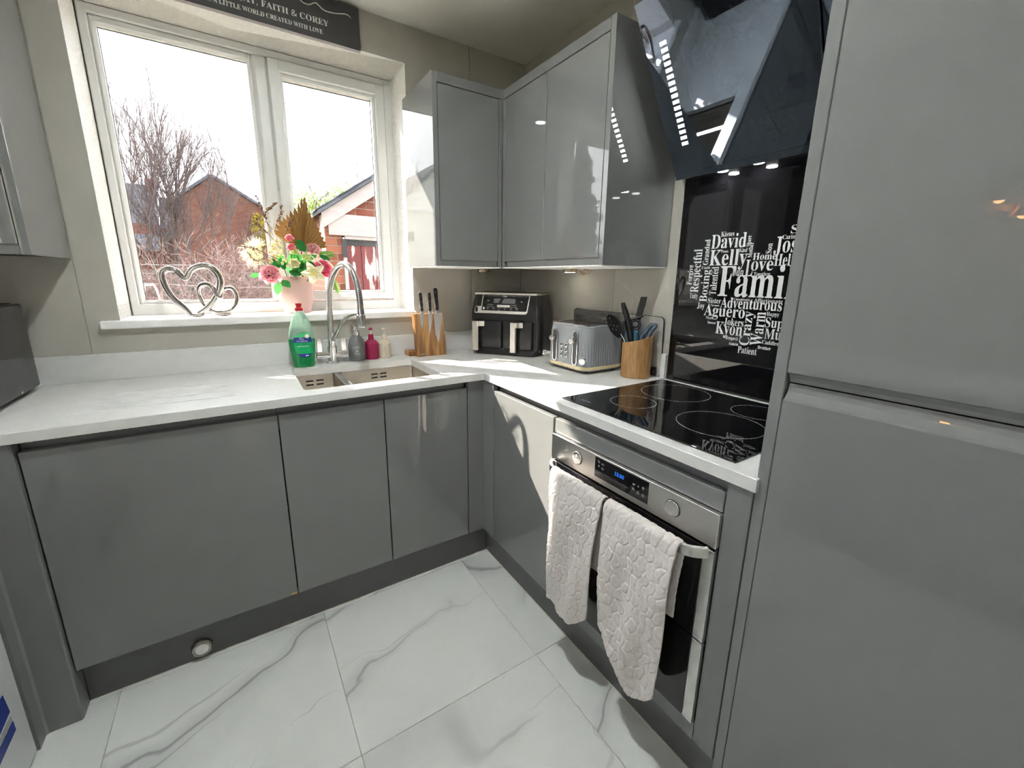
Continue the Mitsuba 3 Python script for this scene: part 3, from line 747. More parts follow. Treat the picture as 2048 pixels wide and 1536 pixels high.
def bottle(prof, n=48, dep=0.58, inset=0.0, cap=(True, True)):
    """Oval bottle: list of (half width, height); depth = dep x width, rounder at the neck."""
    hs = np.array([p[1] for p in prof])
    ws = np.array([p[0] for p in prof]) - inset
    hh = np.linspace(hs[0], hs[-1], n)
    from scipy.interpolate import PchipInterpolator
    ww = PchipInterpolator(hs, ws)(hh)
    ang = np.arange(44) * 2 * np.pi / 44
    v = []
    for w, h in zip(ww, hh):
        d = w * (dep + (1 - dep) * float(np.clip((0.03 - w) / 0.018, 0, 1)))
        c, s = np.cos(ang), np.sin(ang)
        v.append(np.stack([np.sign(c) * np.abs(c) ** 0.85 * w, np.sign(s) * np.abs(s) ** 0.85 * d, np.full(44, h)], 1))
    v = np.vstack(v)
    f = []
    for i in range(n - 1):
        for j in range(44):
            k = (j + 1) % 44
            f += [(i * 44 + j, i * 44 + k, (i + 1) * 44 + k), (i * 44 + j, (i + 1) * 44 + k, (i + 1) * 44 + j)]
    m0 = len(v)
    v = np.vstack([v, [[0, 0, hh[0]], [0, 0, hh[-1]]]])
    for j in range(44):
        k = (j + 1) % 44
        f += [(m0, k, j)] if cap[0] else []
        f += [(m0 + 1, (n - 1) * 44 + j, (n - 1) * 44 + k)] if cap[1] else []
    return trimesh.Trimesh(v, f, process=False)


BR = trimesh.transformations.rotation_matrix(-0.12, [0, 0, 1])
full = [(0.039, 0), (0.0425, 0.006), (0.0455, 0.03), (0.052, 0.08), (0.0535, 0.110), (0.0515, 0.135), (0.044, 0.175), (0.031, 0.215), (0.019, 0.240), (0.0175, 0.243)]
liq = [q for q in full if q[1] < 0.12] + [(0.0528, 0.126)]
put = lambda m, M, o: m.apply_transform(M).apply_translation(o)
part(db, 'liquid', put(bottle(liq, inset=0.0004), BR, DB), GREENL, 40, label='green liquid')
part(db, 'bottle_wall', put(bottle([(0.0530, 0.1262), (0.0515, 0.137), (0.044, 0.175), (0.031, 0.215), (0.019, 0.240), (0.0175, 0.243)], cap=(False, True)), BR, DB), CLEARPET, 40, label='clear upper part')
RED = gloss('mat_red_cap', (0.55, 0.015, 0.02), 0.12)
part(db, 'neck_ring', put(lathe([[0, 0.241], [0.0185, 0.241], [0.0185, 0.248], [0, 0.248]]), BR, DB), pr('mat_neck', (0.7, 0.75, 0.72), 0.3), 40)
part(db, 'cap', put(cat(lathe([[0, 0.248], [0.0165, 0.248], [0.0165, 0.258], [0.012, 0.262], [0.0095, 0.266], [0.0125, 0.27], [0.0125, 0.279], [0, 0.280]]), box(-0.009, 0.009, -0.002, 0.002, 0.258, 0.276, 0.001)), BR, DB), RED, 40)


def on_bottle(poly, prof, off, dep=0.58):
    """A label wrapped on the front (towards -y) of the oval bottle: polygon in (x, h)."""
    g = trimesh.creation.extrude_polygon(poly, 0.0003, engine='earcut')
    g = g.subdivide_to_size(0.006)
    from scipy.interpolate import PchipInterpolator
    W_ = PchipInterpolator([p[1] for p in prof], [p[0] for p in prof])
    v = g.vertices.copy()
    w = W_(v[:, 1]) + off
    d = w * (dep + (1 - dep) * np.clip((0.03 - w) / 0.018, 0, 1))
    u = np.clip(np.abs(v[:, 0]) / w, 0, 0.999)
    c = u ** (1 / 0.85)
    s = np.sqrt(1 - c * c)
    y = -(s ** 0.85) * d
    return trimesh.Trimesh(np.stack([v[:, 0], y - v[:, 2], v[:, 1]], 1), g.faces, process=False)


LG = pr('mat_label_green', (0.0, 0.33, 0.10), 0.4)
LB = pr('mat_label_blue', (0.012, 0.03, 0.22), 0.4)
LL = pr('mat_label_lime', (0.08, 0.50, 0.20), 0.4)
lab = Polygon([(-0.032, 0.135), (-0.012, 0.152), (0.012, 0.158), (0.03, 0.154), (0.038, 0.13), (0.040, 0.10), (0.038, 0.065), (0.024, 0.047), (0.0, 0.045), (-0.018, 0.056), (-0.030, 0.085), (-0.034, 0.11)])
strip = lambda a, b: lab.intersection(sbox(-1, a, 1, b))
lp_ = part(db, 'label', put(on_bottle(lab, full, 0.0006), BR, DB), LG, False)
part(lp_, 'band', put(on_bottle(strip(0.112, 0.134), full, 0.0011), BR, DB), LB)
part(lp_, 'band', put(on_bottle(strip(0.04, 0.062), full, 0.0011), BR, DB), LB)
part(lp_, 'flash', put(on_bottle(strip(0.1345, 0.16), full, 0.0011), BR, DB), LL)
part(lp_, 'emblem', put(on_bottle(Point(0.022, 0.139).buffer(0.0085), full, 0.0017), BR, DB), pr('mat_emblem', (0.75, 0.70, 0.60), 0.5))


def blabel(s, x, h, ht, wid, style='serif'):
    g = glyphs(s, style)
    x0, y0, x1, y1 = g.bounds
    g = affinity.scale(affinity.translate(g, -x0, 0), wid / (x1 - x0), ht, origin=(0, 0))
    g = affinity.translate(g, x, h)
    return cat(*[on_bottle(q, full, 0.0017) for q in getattr(g, 'geoms', [g]) if q.area > 1e-9])


part(lp_, 'lettering', put(cat(blabel('P&G', -0.010, 0.1245, 0.0075, 0.020), blabel('PROFESSIONAL', -0.022, 0.1145, 0.0062, 0.046, 'sans'), *[on_bottle(sbox(a, 0.0945, a + w, 0.0965), full, 0.0017) for a, w in ((-0.020, 0.014), (-0.004, 0.010), (0.008, 0.018))], *[on_bottle(sbox(a, 0.0495 + q, a + 0.005, 0.0555 + q), full, 0.0017) for a, q in ((0.010, 0.0), (0.016, 0.0015))]), BR, DB), PRINT)


def pump_bottle(o, col, name_col, R, hb, label, chrome=False, label_text=None, tone=0.5):
    k = thing('soap_dispenser', label, 'bottle', None)
    o = np.array(o)
    bm = pr(f'mat_dispenser_{len(scene)}', col, 0.35)
    pm = CHROME if chrome else pr(f'mat_pump_{len(scene)}', name_col, 0.3)
    if chrome:
        body = [[0, 0], [R * 0.92, 0], [R, 0.004], [R, hb * 0.62], [R * 0.93, hb * 0.76], [R * 0.62, hb * 0.93], [R * 0.40, hb * 0.985], [R * 0.36, hb], [0, hb]]
    else:
        body = [[0, 0], [R * 0.92, 0], [R, 0.004], [R, hb * 0.77], [R * 1.02, hb * 0.785], [R * 1.0, hb * 0.80], [R * 0.72, hb * 0.91], [R * 0.42, hb * 0.97], [R * 0.40, hb], [0, hb]]
    part(k, 'body', lathe(body).apply_translation(o), bm, 35)
    if chrome:
        part(k, 'collar', lathe([[0, hb + 0.0003], [0.0165, hb + 0.0003], [0.0165, hb + 0.018], [0.012, hb + 0.020], [0, hb + 0.020]]).apply_translation(o), pm, 35)
        part(k, 'pump_head', cat(lathe([[0, hb + 0.0205], [0.011, hb + 0.0205], [0.011, hb + 0.052], [0, hb + 0.052]]).apply_translation(o), box(o[0] - 0.012, o[0] + 0.012, o[1] - 0.04, o[1] + 0.012, o[2] + hb + 0.044, o[2] + hb + 0.0565, 0.003)), pm, 35)
    else:
        part(k, 'collar', lathe([[0, hb + 0.0003], [0.0125, hb + 0.0003], [0.0135, hb + 0.002], [0.0125, hb + 0.020], [0.0105, hb + 0.023], [0, hb + 0.023]]).apply_translation(o), pm, 35)
        part(k, 'stem', lathe([[0, hb + 0.0233], [0.0042, hb + 0.0233], [0.0042, hb + 0.044], [0, hb + 0.044]]).apply_translation(o), pr(f'mat_pump_stem_{len(scene)}', (0.75, 0.72, 0.70), 0.3), 35)
        hd_ = tube([[0.006, 0.008, hb + 0.049], [-0.002, -0.004, hb + 0.051], [-0.010, -0.020, hb + 0.053], [-0.013, -0.030, hb + 0.050]], [0.006, 0.0068, 0.0048, 0.0035], 12).apply_translation(o)
        part(k, 'pump_head', cat(hd_, lathe([[0, hb + 0.043], [0.0055, hb + 0.043], [0.0065, hb + 0.049], [0.003, hb + 0.054], [0, hb + 0.054]]).apply_translation(o)), pm, 35)
    return k, o, R


def wrap_text(k, o, R, lines, m):
    """Small print curved round a cylinder of radius R, facing the camera."""
    a0 = math.atan2(CAM[1] - o[1], CAM[0] - o[0])
    out = []
    for s, h, ht, wd, st in lines:
        g = glyphs(s, st) if st != 'mark' else sbox(0, 0, 1, 1) if s == 'strip' else Polygon([(0.5, 0), (1, 0.6), (0.95, 0.9), (0.75, 1), (0.5, 0.8), (0.25, 1), (0.05, 0.9), (0, 0.6)])
        x0, y0, x1, y1 = g.bounds
        g = affinity.translate(affinity.scale(affinity.translate(g, -x0, 0), wd / (x1 - x0), ht, origin=(0, 0)), -wd / 2, h)
        q = extr_multi(g, 0, 0.0004).subdivide_to_size(0.006)
        v = q.vertices
        a = a0 + v[:, 0] / R
        rr = R + 0.0002 + v[:, 2]
        out.append(trimesh.Trimesh(np.stack([o[0] + rr * np.cos(a), o[1] + rr * np.sin(a), o[2] + v[:, 1]], 1), q.faces, process=False))
    part(k, 'lettering', cat(*out), m)


PALE = pr('mat_pale_print', (0.48, 0.50, 0.50), 0.5)
k, o, R = pump_bottle((-0.995, -0.065, WT + 0.0005), S(112, 116, 116), None, 0.040, 0.121, 'grey soap dispenser with a chrome pump, next to the tap', True)
wrap_text(k, o, R, [('HAPPY', 0.060, 0.012, 0.034, 'sans'), ('heart', 0.044, 0.010, 0.010, 'mark'), ('strip', 0.036, 0.0022, 0.026, 'mark'), ('strip', 0.029, 0.0022, 0.030, 'mark')], PALE)
k, o, R = pump_bottle((-0.925, -0.064, WT + 0.0005), S(140, 20, 68), S(150, 18, 66), 0.0325, 0.098, 'deep raspberry pink soap dispenser between the grey and the cream one')
k, o, R = pump_bottle((-0.860, -0.062, WT + 0.0005), S(196, 186, 168), S(208, 198, 182), 0.0305, 0.092, 'cream soap dispenser at the right end of the row by the tap')
wrap_text(k, o, R, [('heart', 0.051, 0.008, 0.006, 'mark'), ('strip', 0.044, 0.0016, 0.013, 'mark'), ('strip', 0.036, 0.0016, 0.014, 'mark'), ('strip', 0.028, 0.0014, 0.009, 'mark')], PRINTG)

# knife block: a slanted-edge board on a foot, knives held on the front by magnets
kb = thing('knife_block', 'wooden knife block holding three black-handled knives on its front', 'knife block')
KY = -0.137
bd = Polygon([(-0.716, 0.0), (-0.5585, 0.0), (-0.576, 0.2165), (-0.728, 0.2165)])
m = xz(bd, 0, 0.034)
m.apply_translation((0, KY, WT + 0.0005))
part(kb, 'board', m, ACACIA)
part(kb, 'foot', box(-0.748, -0.575, KY + 0.0345, KY + 0.105, WT + 0.0005, WT + 0.024, 0.002), ACACIA)
part(kb, 'badge', box(-0.703, -0.672, KY - 0.0006, KY - 0.0001, WT + 0.009, WT + 0.017), pr('mat_badge', (0.25, 0.2, 0.15), 0.4))
KSTEEL = metal('mat_knife_steel', (0.52, 0.52, 0.52), 0.25)
for (xa, za, xb, zb, w, tip, lb) in ((-0.690, 0.228, -0.697, 0.3185, 0.0235, (-0.686, 0.136), 'small paring knife with a riveted black handle, left of three on the knife block'),
                                 (-0.648, 0.228, -0.650, 0.3185, 0.0235, (-0.654, 0.100), 'utility knife with a riveted black handle, middle of three on the knife block'),
                                 (-0.609, 0.230, -0.618, 0.340, 0.045, (-0.601, 0.064), 'large chef knife with a wide blade, right of three on the knife block')):
    kf = thing('kitchen_knife', lb, 'knife', 'knives on the block')
    big = w > 0.04
    x0 = xa - (0.010 if not big else 0.016)
    bl = Polygon([(x0, 0.2205), (x0 + w, 0.2205), (x0 + w - 0.001, 0.19 if big else 0.18), (x0 + w * 0.80, tip[1] + (0.2205 - tip[1]) * 0.42), (tip[0] + 0.001, tip[1]), (tip[0] - 0.0005, tip[1] + 0.001), (x0 + w * (0.16 if big else 0.2), tip[1] + (0.2205 - tip[1]) * 0.3), (x0 + 0.0008, 0.19)])
    m = xz(bl, 0, 0.002)
    m.apply_translation((0, KY - 0.0024, WT))
    part(kf, 'blade', m, KSTEEL)
    hw = 0.0085 if not big else 0.0115
    hx = np.array([xb - xa, zb - za])
    L_ = np.linalg.norm(hx)
    hx /= L_
    pr_ = [(-hw * 0.55, -0.012), (hw * 0.55, -0.012), (hw * 0.6, 0.002), (hw * 0.78, 0.012), (hw * 0.85, L_ * 0.5), (hw * 0.95, L_ * 0.85), (hw * 0.85, L_), (hw * 0.1, L_ + 0.005), (-hw * 0.8, L_ + 0.002), (-hw * 0.95, L_ * 0.9), (-hw * 0.8, L_ * 0.5), (-hw * 0.75, 0.012), (-hw * 0.6, 0.002)]
    nx = np.array([hx[1], -hx[0]])
    pts = [(xa + nx[0] * u + hx[0] * t, za + nx[1] * u + hx[1] * t) for u, t in pr_]
    pg = Polygon(pts)
    m = xz(pg.intersection(sbox(-2, za + 0.003, 2, 1)), -0.008, 0.008)
    m.apply_translation((0, KY - 0.0036 - 0.004, WT))
    h_ = part(kf, 'handle', m, BLK)
    m = xz(pg.intersection(sbox(-2, -1, 2, za + 0.003)), -0.006, 0.006)
    m.apply_translation((0, KY - 0.0036 - 0.003, WT))
    part(kf, 'bolster', m, STEELB)
    for q in (0.25, 0.55, 0.85):
        c = (xa + hx[0] * L_ * q, KY - 0.0036 - 0.0122, WT + za + hx[1] * L_ * q)
        part(h_, 'rivet', cyl([c[0], c[1], c[2]], [c[0], c[1] + 0.003, c[2]], 0.0021, 12), STEELB)

# ------------------------------------------------------------------ air fryer in the corner
af = thing('air_fryer', 'black two-drawer air fryer with steel handles, in the corner of the worktop', 'air fryer')
FO = np.array([-0.297, -0.297, WT])
fr = np.array([0.593, -0.805, 0.0])           # to the right along its front
fb = np.array([0.805, 0.593, 0.0])            # into the corner
FR = np.eye(4)
FR[:3, 0], FR[:3, 1], FR[:3, 2], FR[:3, 3] = fr, fb, ZP, FO
fx = lambda m: m.apply_transform(FR)


def taper(z):
    return np.interp(z, [0.018, 0.18, 0.31], [0.0, 0.0, 0.014])


def loft(sections):
    """Stacked rounded rectangles (x half width, y front, y back, r, z) joined into one closed mesh."""
    rings = []
    for hw, y0, y1, r, z in sections:
        q = []
        for cx, cy, a in ((hw - r, y1 - r, 0), (-hw + r, y1 - r, 90), (-hw + r, y0 + r, 180), (hw - r, y0 + r, 270)):
            for t in np.linspace(0, 90, 8):
                q.append((cx + r * math.cos(math.radians(a + t)), cy + r * math.sin(math.radians(a + t)), z))
        rings.append(q)
    n = len(rings[0])
    v = np.array(rings).reshape(-1, 3)
    f = []
    for i in range(len(rings) - 1):
        for j in range(n):
            k = (j + 1) % n
            f += [(i * n + j, i * n + k, (i + 1) * n + k), (i * n + j, (i + 1) * n + k, (i + 1) * n + j)]
    v = np.vstack([v, v[:n].mean(0), v[-n:].mean(0)])
    for j in range(n):
        k = (j + 1) % n
        f += [(len(v) - 2, k, j), (len(v) - 1, (len(rings) - 1) * n + j, (len(rings) - 1) * n + k)]
    return trimesh.Trimesh(v, f, process=False)


FBLK = pr('mat_fryer_black', (0.010, 0.010, 0.011), 0.30)
FBLKD = pr('mat_fryer_dark', (0.012, 0.012, 0.013), 0.22)
part(af, 'body', fx(loft([(0.168, -0.010, 0.19, 0.03, 0.0006), (0.172, -0.016, 0.19, 0.03, 0.006), (0.203, -0.006, 0.195, 0.035, 0.036), (0.203, 0.004, 0.195, 0.035, 0.04), (0.203, 0.004, 0.195, 0.035, 0.18), (0.203, -0.002, 0.195, 0.035, 0.183), (0.200, 0.006, 0.195, 0.035, 0.24), (0.188, 0.020, 0.190, 0.035, 0.308), (0.182, 0.026, 0.185, 0.035, 0.309)])), FBLK, 35)
FSTEEL = metal('mat_fryer_steel', (0.74, 0.72, 0.66), 0.20)
part(af, 'top_band', fx(loft([(0.186, 0.006, 0.187, 0.035, 0.3095), (0.189, 0.002, 0.19, 0.035, 0.312), (0.189, 0.002, 0.19, 0.035, 0.3215), (0.186, 0.006, 0.187, 0.035, 0.3245)])), FSTEEL, 35)
for s in (-1, 1):
    dw = part(af, 'drawer', fx(loft([(0.0805, -0.010, 0.05, 0.012, 0.034), (0.0835, -0.013, 0.05, 0.012, 0.038), (0.0835, -0.013, 0.05, 0.012, 0.172), (0.081, -0.010, 0.05, 0.012, 0.1765)]).apply_translation((0.0 + s * 0.0848 - 0.012 + (0.0), 0, 0))), FBLKD, 30)
    hx0 = -0.152 if s < 0 else 0.061
    prof = [(hx0 - 0.0195, -0.040), (hx0 - 0.014, -0.047), (hx0 + 0.012, -0.047), (hx0 + 0.021, -0.0435), (hx0 + 0.031, -0.036), (hx0 + 0.048, -0.029), (hx0 + 0.049, -0.0135), (hx0 + 0.045, -0.0135), (hx0 + 0.044, -0.0255), (hx0 + 0.028, -0.032), (hx0 + 0.017, -0.039), (hx0 + 0.010, -0.041), (hx0 - 0.012, -0.039), (hx0 - 0.0165, -0.032)]
    lo = extr(Polygon(prof), 0.150, 0.176)
    gr = extr(Polygon([prof[i] for i in (0, 1, 2, 3, 7, 8, 9, 10)] if False else [(hx0 - 0.018, -0.040), (hx0 - 0.0135, -0.0465), (hx0 + 0.0125, -0.0465), (hx0 + 0.018, -0.040), (hx0 + 0.012, -0.037), (hx0 - 0.012, -0.037)]), 0.022, 0.1505)
    part(dw, 'handle', fx(cat(lo, gr)), FSTEEL, label='brushed steel handle')
# control panel, tilted with the upper front
PA = math.atan2(0.018, 0.086)


def on_panel(m):
    """Local panel coordinates: x right, y up the tilted front from h = 0.215, z outwards."""
    M = np.eye(4)
    u = np.array([0, math.sin(PA), math.cos(PA)])
    M[:3, 0], M[:3, 1], M[:3, 2], M[:3, 3] = [1, 0, 0], u, np.cross([1, 0, 0], u), [0, 0.0002, 0.215]
    m.apply_transform(M)
    return fx(m)


pan = Polygon([(-0.139, 0.0), (0.112, 0.0), (0.122, 0.008), (0.131, 0.099), (-0.131, 0.099), (-0.137, 0.022)])
tag_ = Polygon([(-0.139, 0.0), (-0.168, 0.0), (-0.173, 0.006), (-0.171, 0.028), (-0.162, 0.036), (-0.135, 0.036)]).difference(sbox(-0.166, 0.008, -0.158, 0.028).buffer(0.003))
inner_p = Polygon([(-0.134, 0.0145), (0.112, 0.0145), (0.118, 0.020), (0.1265, 0.0955), (-0.127, 0.0955), (-0.133, 0.022)])
cp_ = part(af, 'control_panel', on_panel(extr(inner_p, 0.0, 0.0025)), BLKGLASS)
part(cp_, 'panel_trim', on_panel(extr_multi(pan.union(tag_).difference(inner_p), 0.0, 0.0032)), FSTEEL, label='steel trim with a pull tab')
SCR = pr('mat_fryer_screen', (0.13, 0.13, 0.14), 0.25)
part(cp_, 'screen', on_panel(extr(Polygon([(-0.067, 0.055), (-0.040, 0.055), (-0.028, 0.078), (-0.067, 0.078)]), 0.0025, 0.0029)), SCR)
part(cp_, 'screen', on_panel(extr(Polygon([(-0.022, 0.053), (0.053, 0.053), (0.053, 0.078), (-0.012, 0.078)]), 0.0025, 0.0029)), SCR)
part(cp_, 'button', on_panel(extr(sbox(-0.042, 0.0385, 0.020, 0.0405).buffer(0.005), 0.0025, 0.0032)), FSTEEL)
part(cp_, 'button', on_panel(extr(Point(-0.121, 0.026).buffer(0.0068), 0.0025, 0.0032)), FSTEEL)
pm_ = []
for x in (-0.098, -0.066, -0.034, -0.002, 0.031, 0.064):
    pm_ += [on_panel(extr(sbox(x - 0.008, 0.029, x + 0.008, 0.0315), 0.0025, 0.0028)), on_panel(extr(sbox(x - 0.003, 0.0215, x + 0.003, 0.025), 0.0025, 0.0028))]
for x in (-0.085, 0.045):
    pm_ += [on_panel(extr(sbox(x - 0.012, 0.038, x + 0.012, 0.044).buffer(0.003).difference(sbox(x - 0.0115, 0.0385, x + 0.0115, 0.0435).buffer(0.002)), 0.0025, 0.0028)), on_panel(extr(sbox(x - 0.0006, 0.038, x + 0.0006, 0.044), 0.0025, 0.0028))]
for x, y in ((-0.098, 0.064), (0.087, 0.062)):
    pm_.append(on_panel(extr(sbox(x - 0.005, y, x + 0.005, y + 0.004), 0.0025, 0.0028)))
for x0, x1 in ((-0.1265, -0.032), (0.018, 0.126)):
    pm_.append(on_panel(extr(sbox(x0, 0.0905, x1, 0.0917), 0.0025, 0.0029)))
part(cp_, 'printing', cat(*pm_), PRINTG, kind='stuff')
nm = text('Ninja', (0, 0, 0), XP, YP, 0.0095, 0.029, 0.0004, 'serif')
part(cp_, 'lettering', on_panel(nm.apply_translation((-0.022, 0.0868, 0.0025))), PRINT)

# ------------------------------------------------------------------ toaster
to = thing('toaster', 'grey ribbed four-slice toaster with a pale wood-look band, beside the air fryer', 'toaster')
TC = np.array([-0.142, -0.742, WT])
TGREY = pr('mat_toaster_grey', (0.235, 0.255, 0.272), 0.32)
hx, hy_ = 0.121, 0.132


def tring(hx, hy, r, z, rib=0.0, n=46):
    """A rounded rectangle as points; rib gives it vertical reeding."""
    g = sbox(-hx + r, -hy + r, hx - r, hy - r).buffer(r, quad_segs=14)
    L = g.exterior.length
    N = 420
    out = []
    for i in range(N):
        p = g.exterior.interpolate(L * i / N)
        q = g.exterior.interpolate(L * ((i + 1) % N) / N)
        t = np.array([q.x - p.x, q.y - p.y])
        t /= np.linalg.norm(t) + 1e-12
        nrm = np.array([t[1], -t[0]])
        if not g.exterior.is_ccw:
            nrm = -nrm
        k = rib * (0.5 - 0.5 * math.cos(2 * math.pi * i / 6)) ** 3
        out.append((p.x - nrm[0] * k, p.y - nrm[1] * k, z))
    return np.array(out) if g.exterior.is_ccw else np.array(out)[::-1]


def stack(rings, cap=True):
    n = len(rings[0])
    v = np.vstack(rings)
    f = []
    for i in range(len(rings) - 1):
        a = np.arange(n)
        b = (a + 1) % n
        f.append(np.stack([i * n + a, i * n + b, (i + 1) * n + b], 1))
        f.append(np.stack([i * n + a, (i + 1) * n + b, (i + 1) * n + a], 1))
    if cap:
        v = np.vstack([v, rings[0].mean(0), rings[-1].mean(0)])
        a = np.arange(n)
        b = (a + 1) % n
        f.append(np.stack([np.full(n, len(v) - 2), b, a], 1))
        f.append(np.stack([np.full(n, len(v) - 1), (len(rings) - 1) * n + a, (len(rings) - 1) * n + b], 1))
    return trimesh.Trimesh(v, np.vstack(f), process=False)


rgs = []
for t in np.linspace(0, 1, 14):
    z = 0.031 + t * (0.190 - 0.031)
    e = 0.004 * (1 - t) if t < 0.9 else 0.004 * (1 - t) - 0.003 * ((t - 0.9) / 0.1)
    rib = 0.0016 * float(np.clip((0.80 - t) / 0.25, 0.12, 1)) if t < 0.97 else 0
    rgs.append(tring(hx - 0.002 + e, hy_ - 0.002 + e, 0.05, z, rib))
for z, k in ((0.198, 0.006), (0.203, 0.012)):
    rgs.append(tring(hx - 0.002 - k * 0.6, hy_ - 0.002 - k * 0.6, 0.048, z))
part(to, 'shell', stack(rgs).apply_translation(TC), TGREY, 25)
part(to, 'band', stack([tring(hx - 0.001, hy_ - 0.001, 0.05, 0.0155), tring(hx + 0.002, hy_ + 0.002, 0.05, 0.018), tring(hx + 0.0025, hy_ + 0.0025, 0.05, 0.0305), tring(hx, hy_, 0.05, 0.0312)]).apply_translation(TC), pr('mat_pale_wood', wood(S(205, 190, 150), S(222, 208, 170), 90, 'x'), 0.5), 30, label='pale wood-look band')
part(to, 'base', stack([tring(hx - 0.012, hy_ - 0.012, 0.045, 0.0075), tring(hx - 0.005, hy_ - 0.005, 0.05, 0.010), tring(hx - 0.003, hy_ - 0.003, 0.05, 0.0155)]).apply_translation(TC), pr('mat_toaster_base', (0.20, 0.20, 0.20), 0.5), 30)
for x, y in ((-0.075, -0.10), (-0.075, 0.10), (0.075, -0.10), (0.075, 0.10)):
    part(to, 'foot', cyl(TC + [x, y, 0.0005], TC + [x, y, 0.009], 0.011, 16), BLKM)
tpz = 0.2035
rim = sbox(-0.098, -0.109, 0.098, 0.109).buffer(0.006)
slots = [sbox(-0.086, y - 0.0135, 0.086, y + 0.0135).buffer(0.002) for y in (-0.078, -0.028, 0.028, 0.078)]
part(to, 'top_plate', extr_multi(rim.difference(union_all(slots)), tpz - 0.001, tpz + 0.0035).apply_translation(TC), CHROME, label='polished steel top')
for q in slots:
    part(to, 'slot', extr(q, tpz - 0.0008, tpz + 0.0006).apply_translation(TC), GAPM)
fxz = -hx - 0.0030
tf = lambda m: place(m, TC + np.array([fxz, 0, 0]), YM, ZP)       # front face coordinates: x right, y up, z out
for c0 in (0.062, -0.069):
    c0 = -c0
    # lever groove
    x0, z0, x1, z1 = (-0.0625 - 0.0, 0.049, 0, 0.163) if c0 < 0 else (0.0715, 0.049, 0, 0.166)
    ln_ = LineString([(x0, z0), (x0, z1)])
    gv = part(to, 'lever_groove', tf(extr(ln_.buffer(0.0115), -0.002, 0.0015)), pr(f'mat_groove_{len(scene)}', (0.035, 0.036, 0.038), 0.5))
    part(gv, 'surround', tf(extr(ln_.buffer(0.0150).difference(ln_.buffer(0.0113)), 0.0, 0.004)), STEELB)
    kz = 0.139
    part(to, 'lever_knob', tf(cat(lathe([[0, 0.002], [0.006, 0.002], [0.006, 0.014], [0.0125, 0.015], [0.0135, 0.018], [0.0135, 0.024], [0.012, 0.026], [0, 0.026]], 32).apply_translation((x0 - 0.002, kz, 0)))), STEELB, 35)
for x in (-0.0165, 0.0155):
    for z in (0.068, 0.091, 0.114):
        b_ = part(to, 'button', tf(lathe([[0, 0.0], [0.0082, 0.0], [0.0078, 0.004], [0.0055, 0.0045], [0.0052, 0.003], [0, 0.003]], 24).apply_translation((x, z, 0))), STEELB, 35)
        part(b_, 'centre', tf(lathe([[0, 0.0031], [0.005, 0.0031], [0.0045, 0.0042], [0, 0.0046]], 18).apply_translation((x, z, 0))), BLK, 35)
for x in (-0.116, 0.113):
    ang_ = math.radians(-38 if x < 0 else 38)
    kd = lathe([[0, 0], [0.0135, 0], [0.0135, 0.003], [0.0105, 0.004], [0.0105, 0.020], [0.0135, 0.022], [0.0142, 0.026], [0.0142, 0.034], [0.0125, 0.036], [0, 0.036]], 32)
    kd.apply_transform(trimesh.transformations.rotation_matrix(ang_, [0, 1, 0]))
    part(to, 'dial', tf(kd.apply_translation((x * 0.97, 0.060, -0.014))), STEELB, 35)

# ------------------------------------------------------------------ board standing against the right wall, utensil pot
gb = thing('chopping_board', 'grey glass chopping board leaning on the wall behind the toaster and utensil pot', 'chopping board')
bg = sbox(-1.0555 + 0.016, 0.004, -0.527 - 0.004, 0.236 - 0.016).buffer(0.016).union(sbox(-0.545, 0.002, -0.5275, 0.238))


def brd(p, n, uv):
    t = sstep(-0.90, -0.80, p.y + 0.10 * (fbm(p.y * 12, p.z * 14, 1.0) - 0.5))
    m = sstep(0.45, 0.6, fbm(p.y * 9, p.z * 30, 2.0, 4))
    return mix(mix((0.42, 0.41, 0.38), (0.40, 0.39, 0.37), m), mix((0.075, 0.072, 0.07), (0.13, 0.125, 0.12), m), t)


m = yz(bg, 0, 0.005)
m.apply_transform(trimesh.transformations.rotation_matrix(-math.radians(2.6), [0, 1, 0]))
m.apply_translation((-0.0075 - 0.0105 + 0.0, 0, WT + 0.0))
m.apply_translation((0, 0, WT + 0.0004 - m.bounds[0][2]))
m.apply_translation((-0.0012 - m.bounds[1][0], 0, 0))
part(gb, 'glass', m, gloss('mat_board', P(brd), 0.03))
ed = yz(bg.buffer(0.0012).difference(bg), 0, 0.0058)
ed.apply_transform(trimesh.transformations.rotation_matrix(-math.radians(2.6), [0, 1, 0]))
ed.apply_translation((0, 0, WT + 0.0004 - ed.bounds[0][2] + 0.0))
ed.apply_translation((-0.0010 - ed.bounds[1][0], 0, 0))
part(gb, 'edge', ed, BLKM, label='dark edge')
sk_ = thing('wall_socket', 'small black socket low on the wall behind the utensil pot', 'socket')
part(sk_, 'plate', box(-0.0225, -0.0165, -1.0425, -1.006, WT + 0.004, WT + 0.041, 0.0015), BLK)
part(sk_, 'pin_hole', box(-0.0229, -0.0223, -1.034, -1.031, WT + 0.015, WT + 0.028), PRINTG)

up_ = thing('utensil_pot', 'oval oak utensil pot with a sloping rim, between the toaster and the splashback', 'pot')
PC = np.array([-0.090, -0.995, WT + 0.0005])
pe = np.array([0.641, -0.767, 0])
pn_ = np.array([0.767, 0.641, 0])
rimz = lambda s: 0.1425 + (s + 0.06) / 0.12 * 0.032
N_ = 72
ang = np.arange(N_) * 2 * np.pi / N_


def pring(rx, ry, fz):
    out = []
    for a in ang:
        ca, sa = math.cos(a), math.sin(a)
        s, d = rx * np.sign(ca) * abs(ca) ** 0.9, ry * np.sign(sa) * abs(sa) ** 0.9
        out.append(PC + pe * s + pn_ * d + ZP * fz(s))
    return np.array(out)


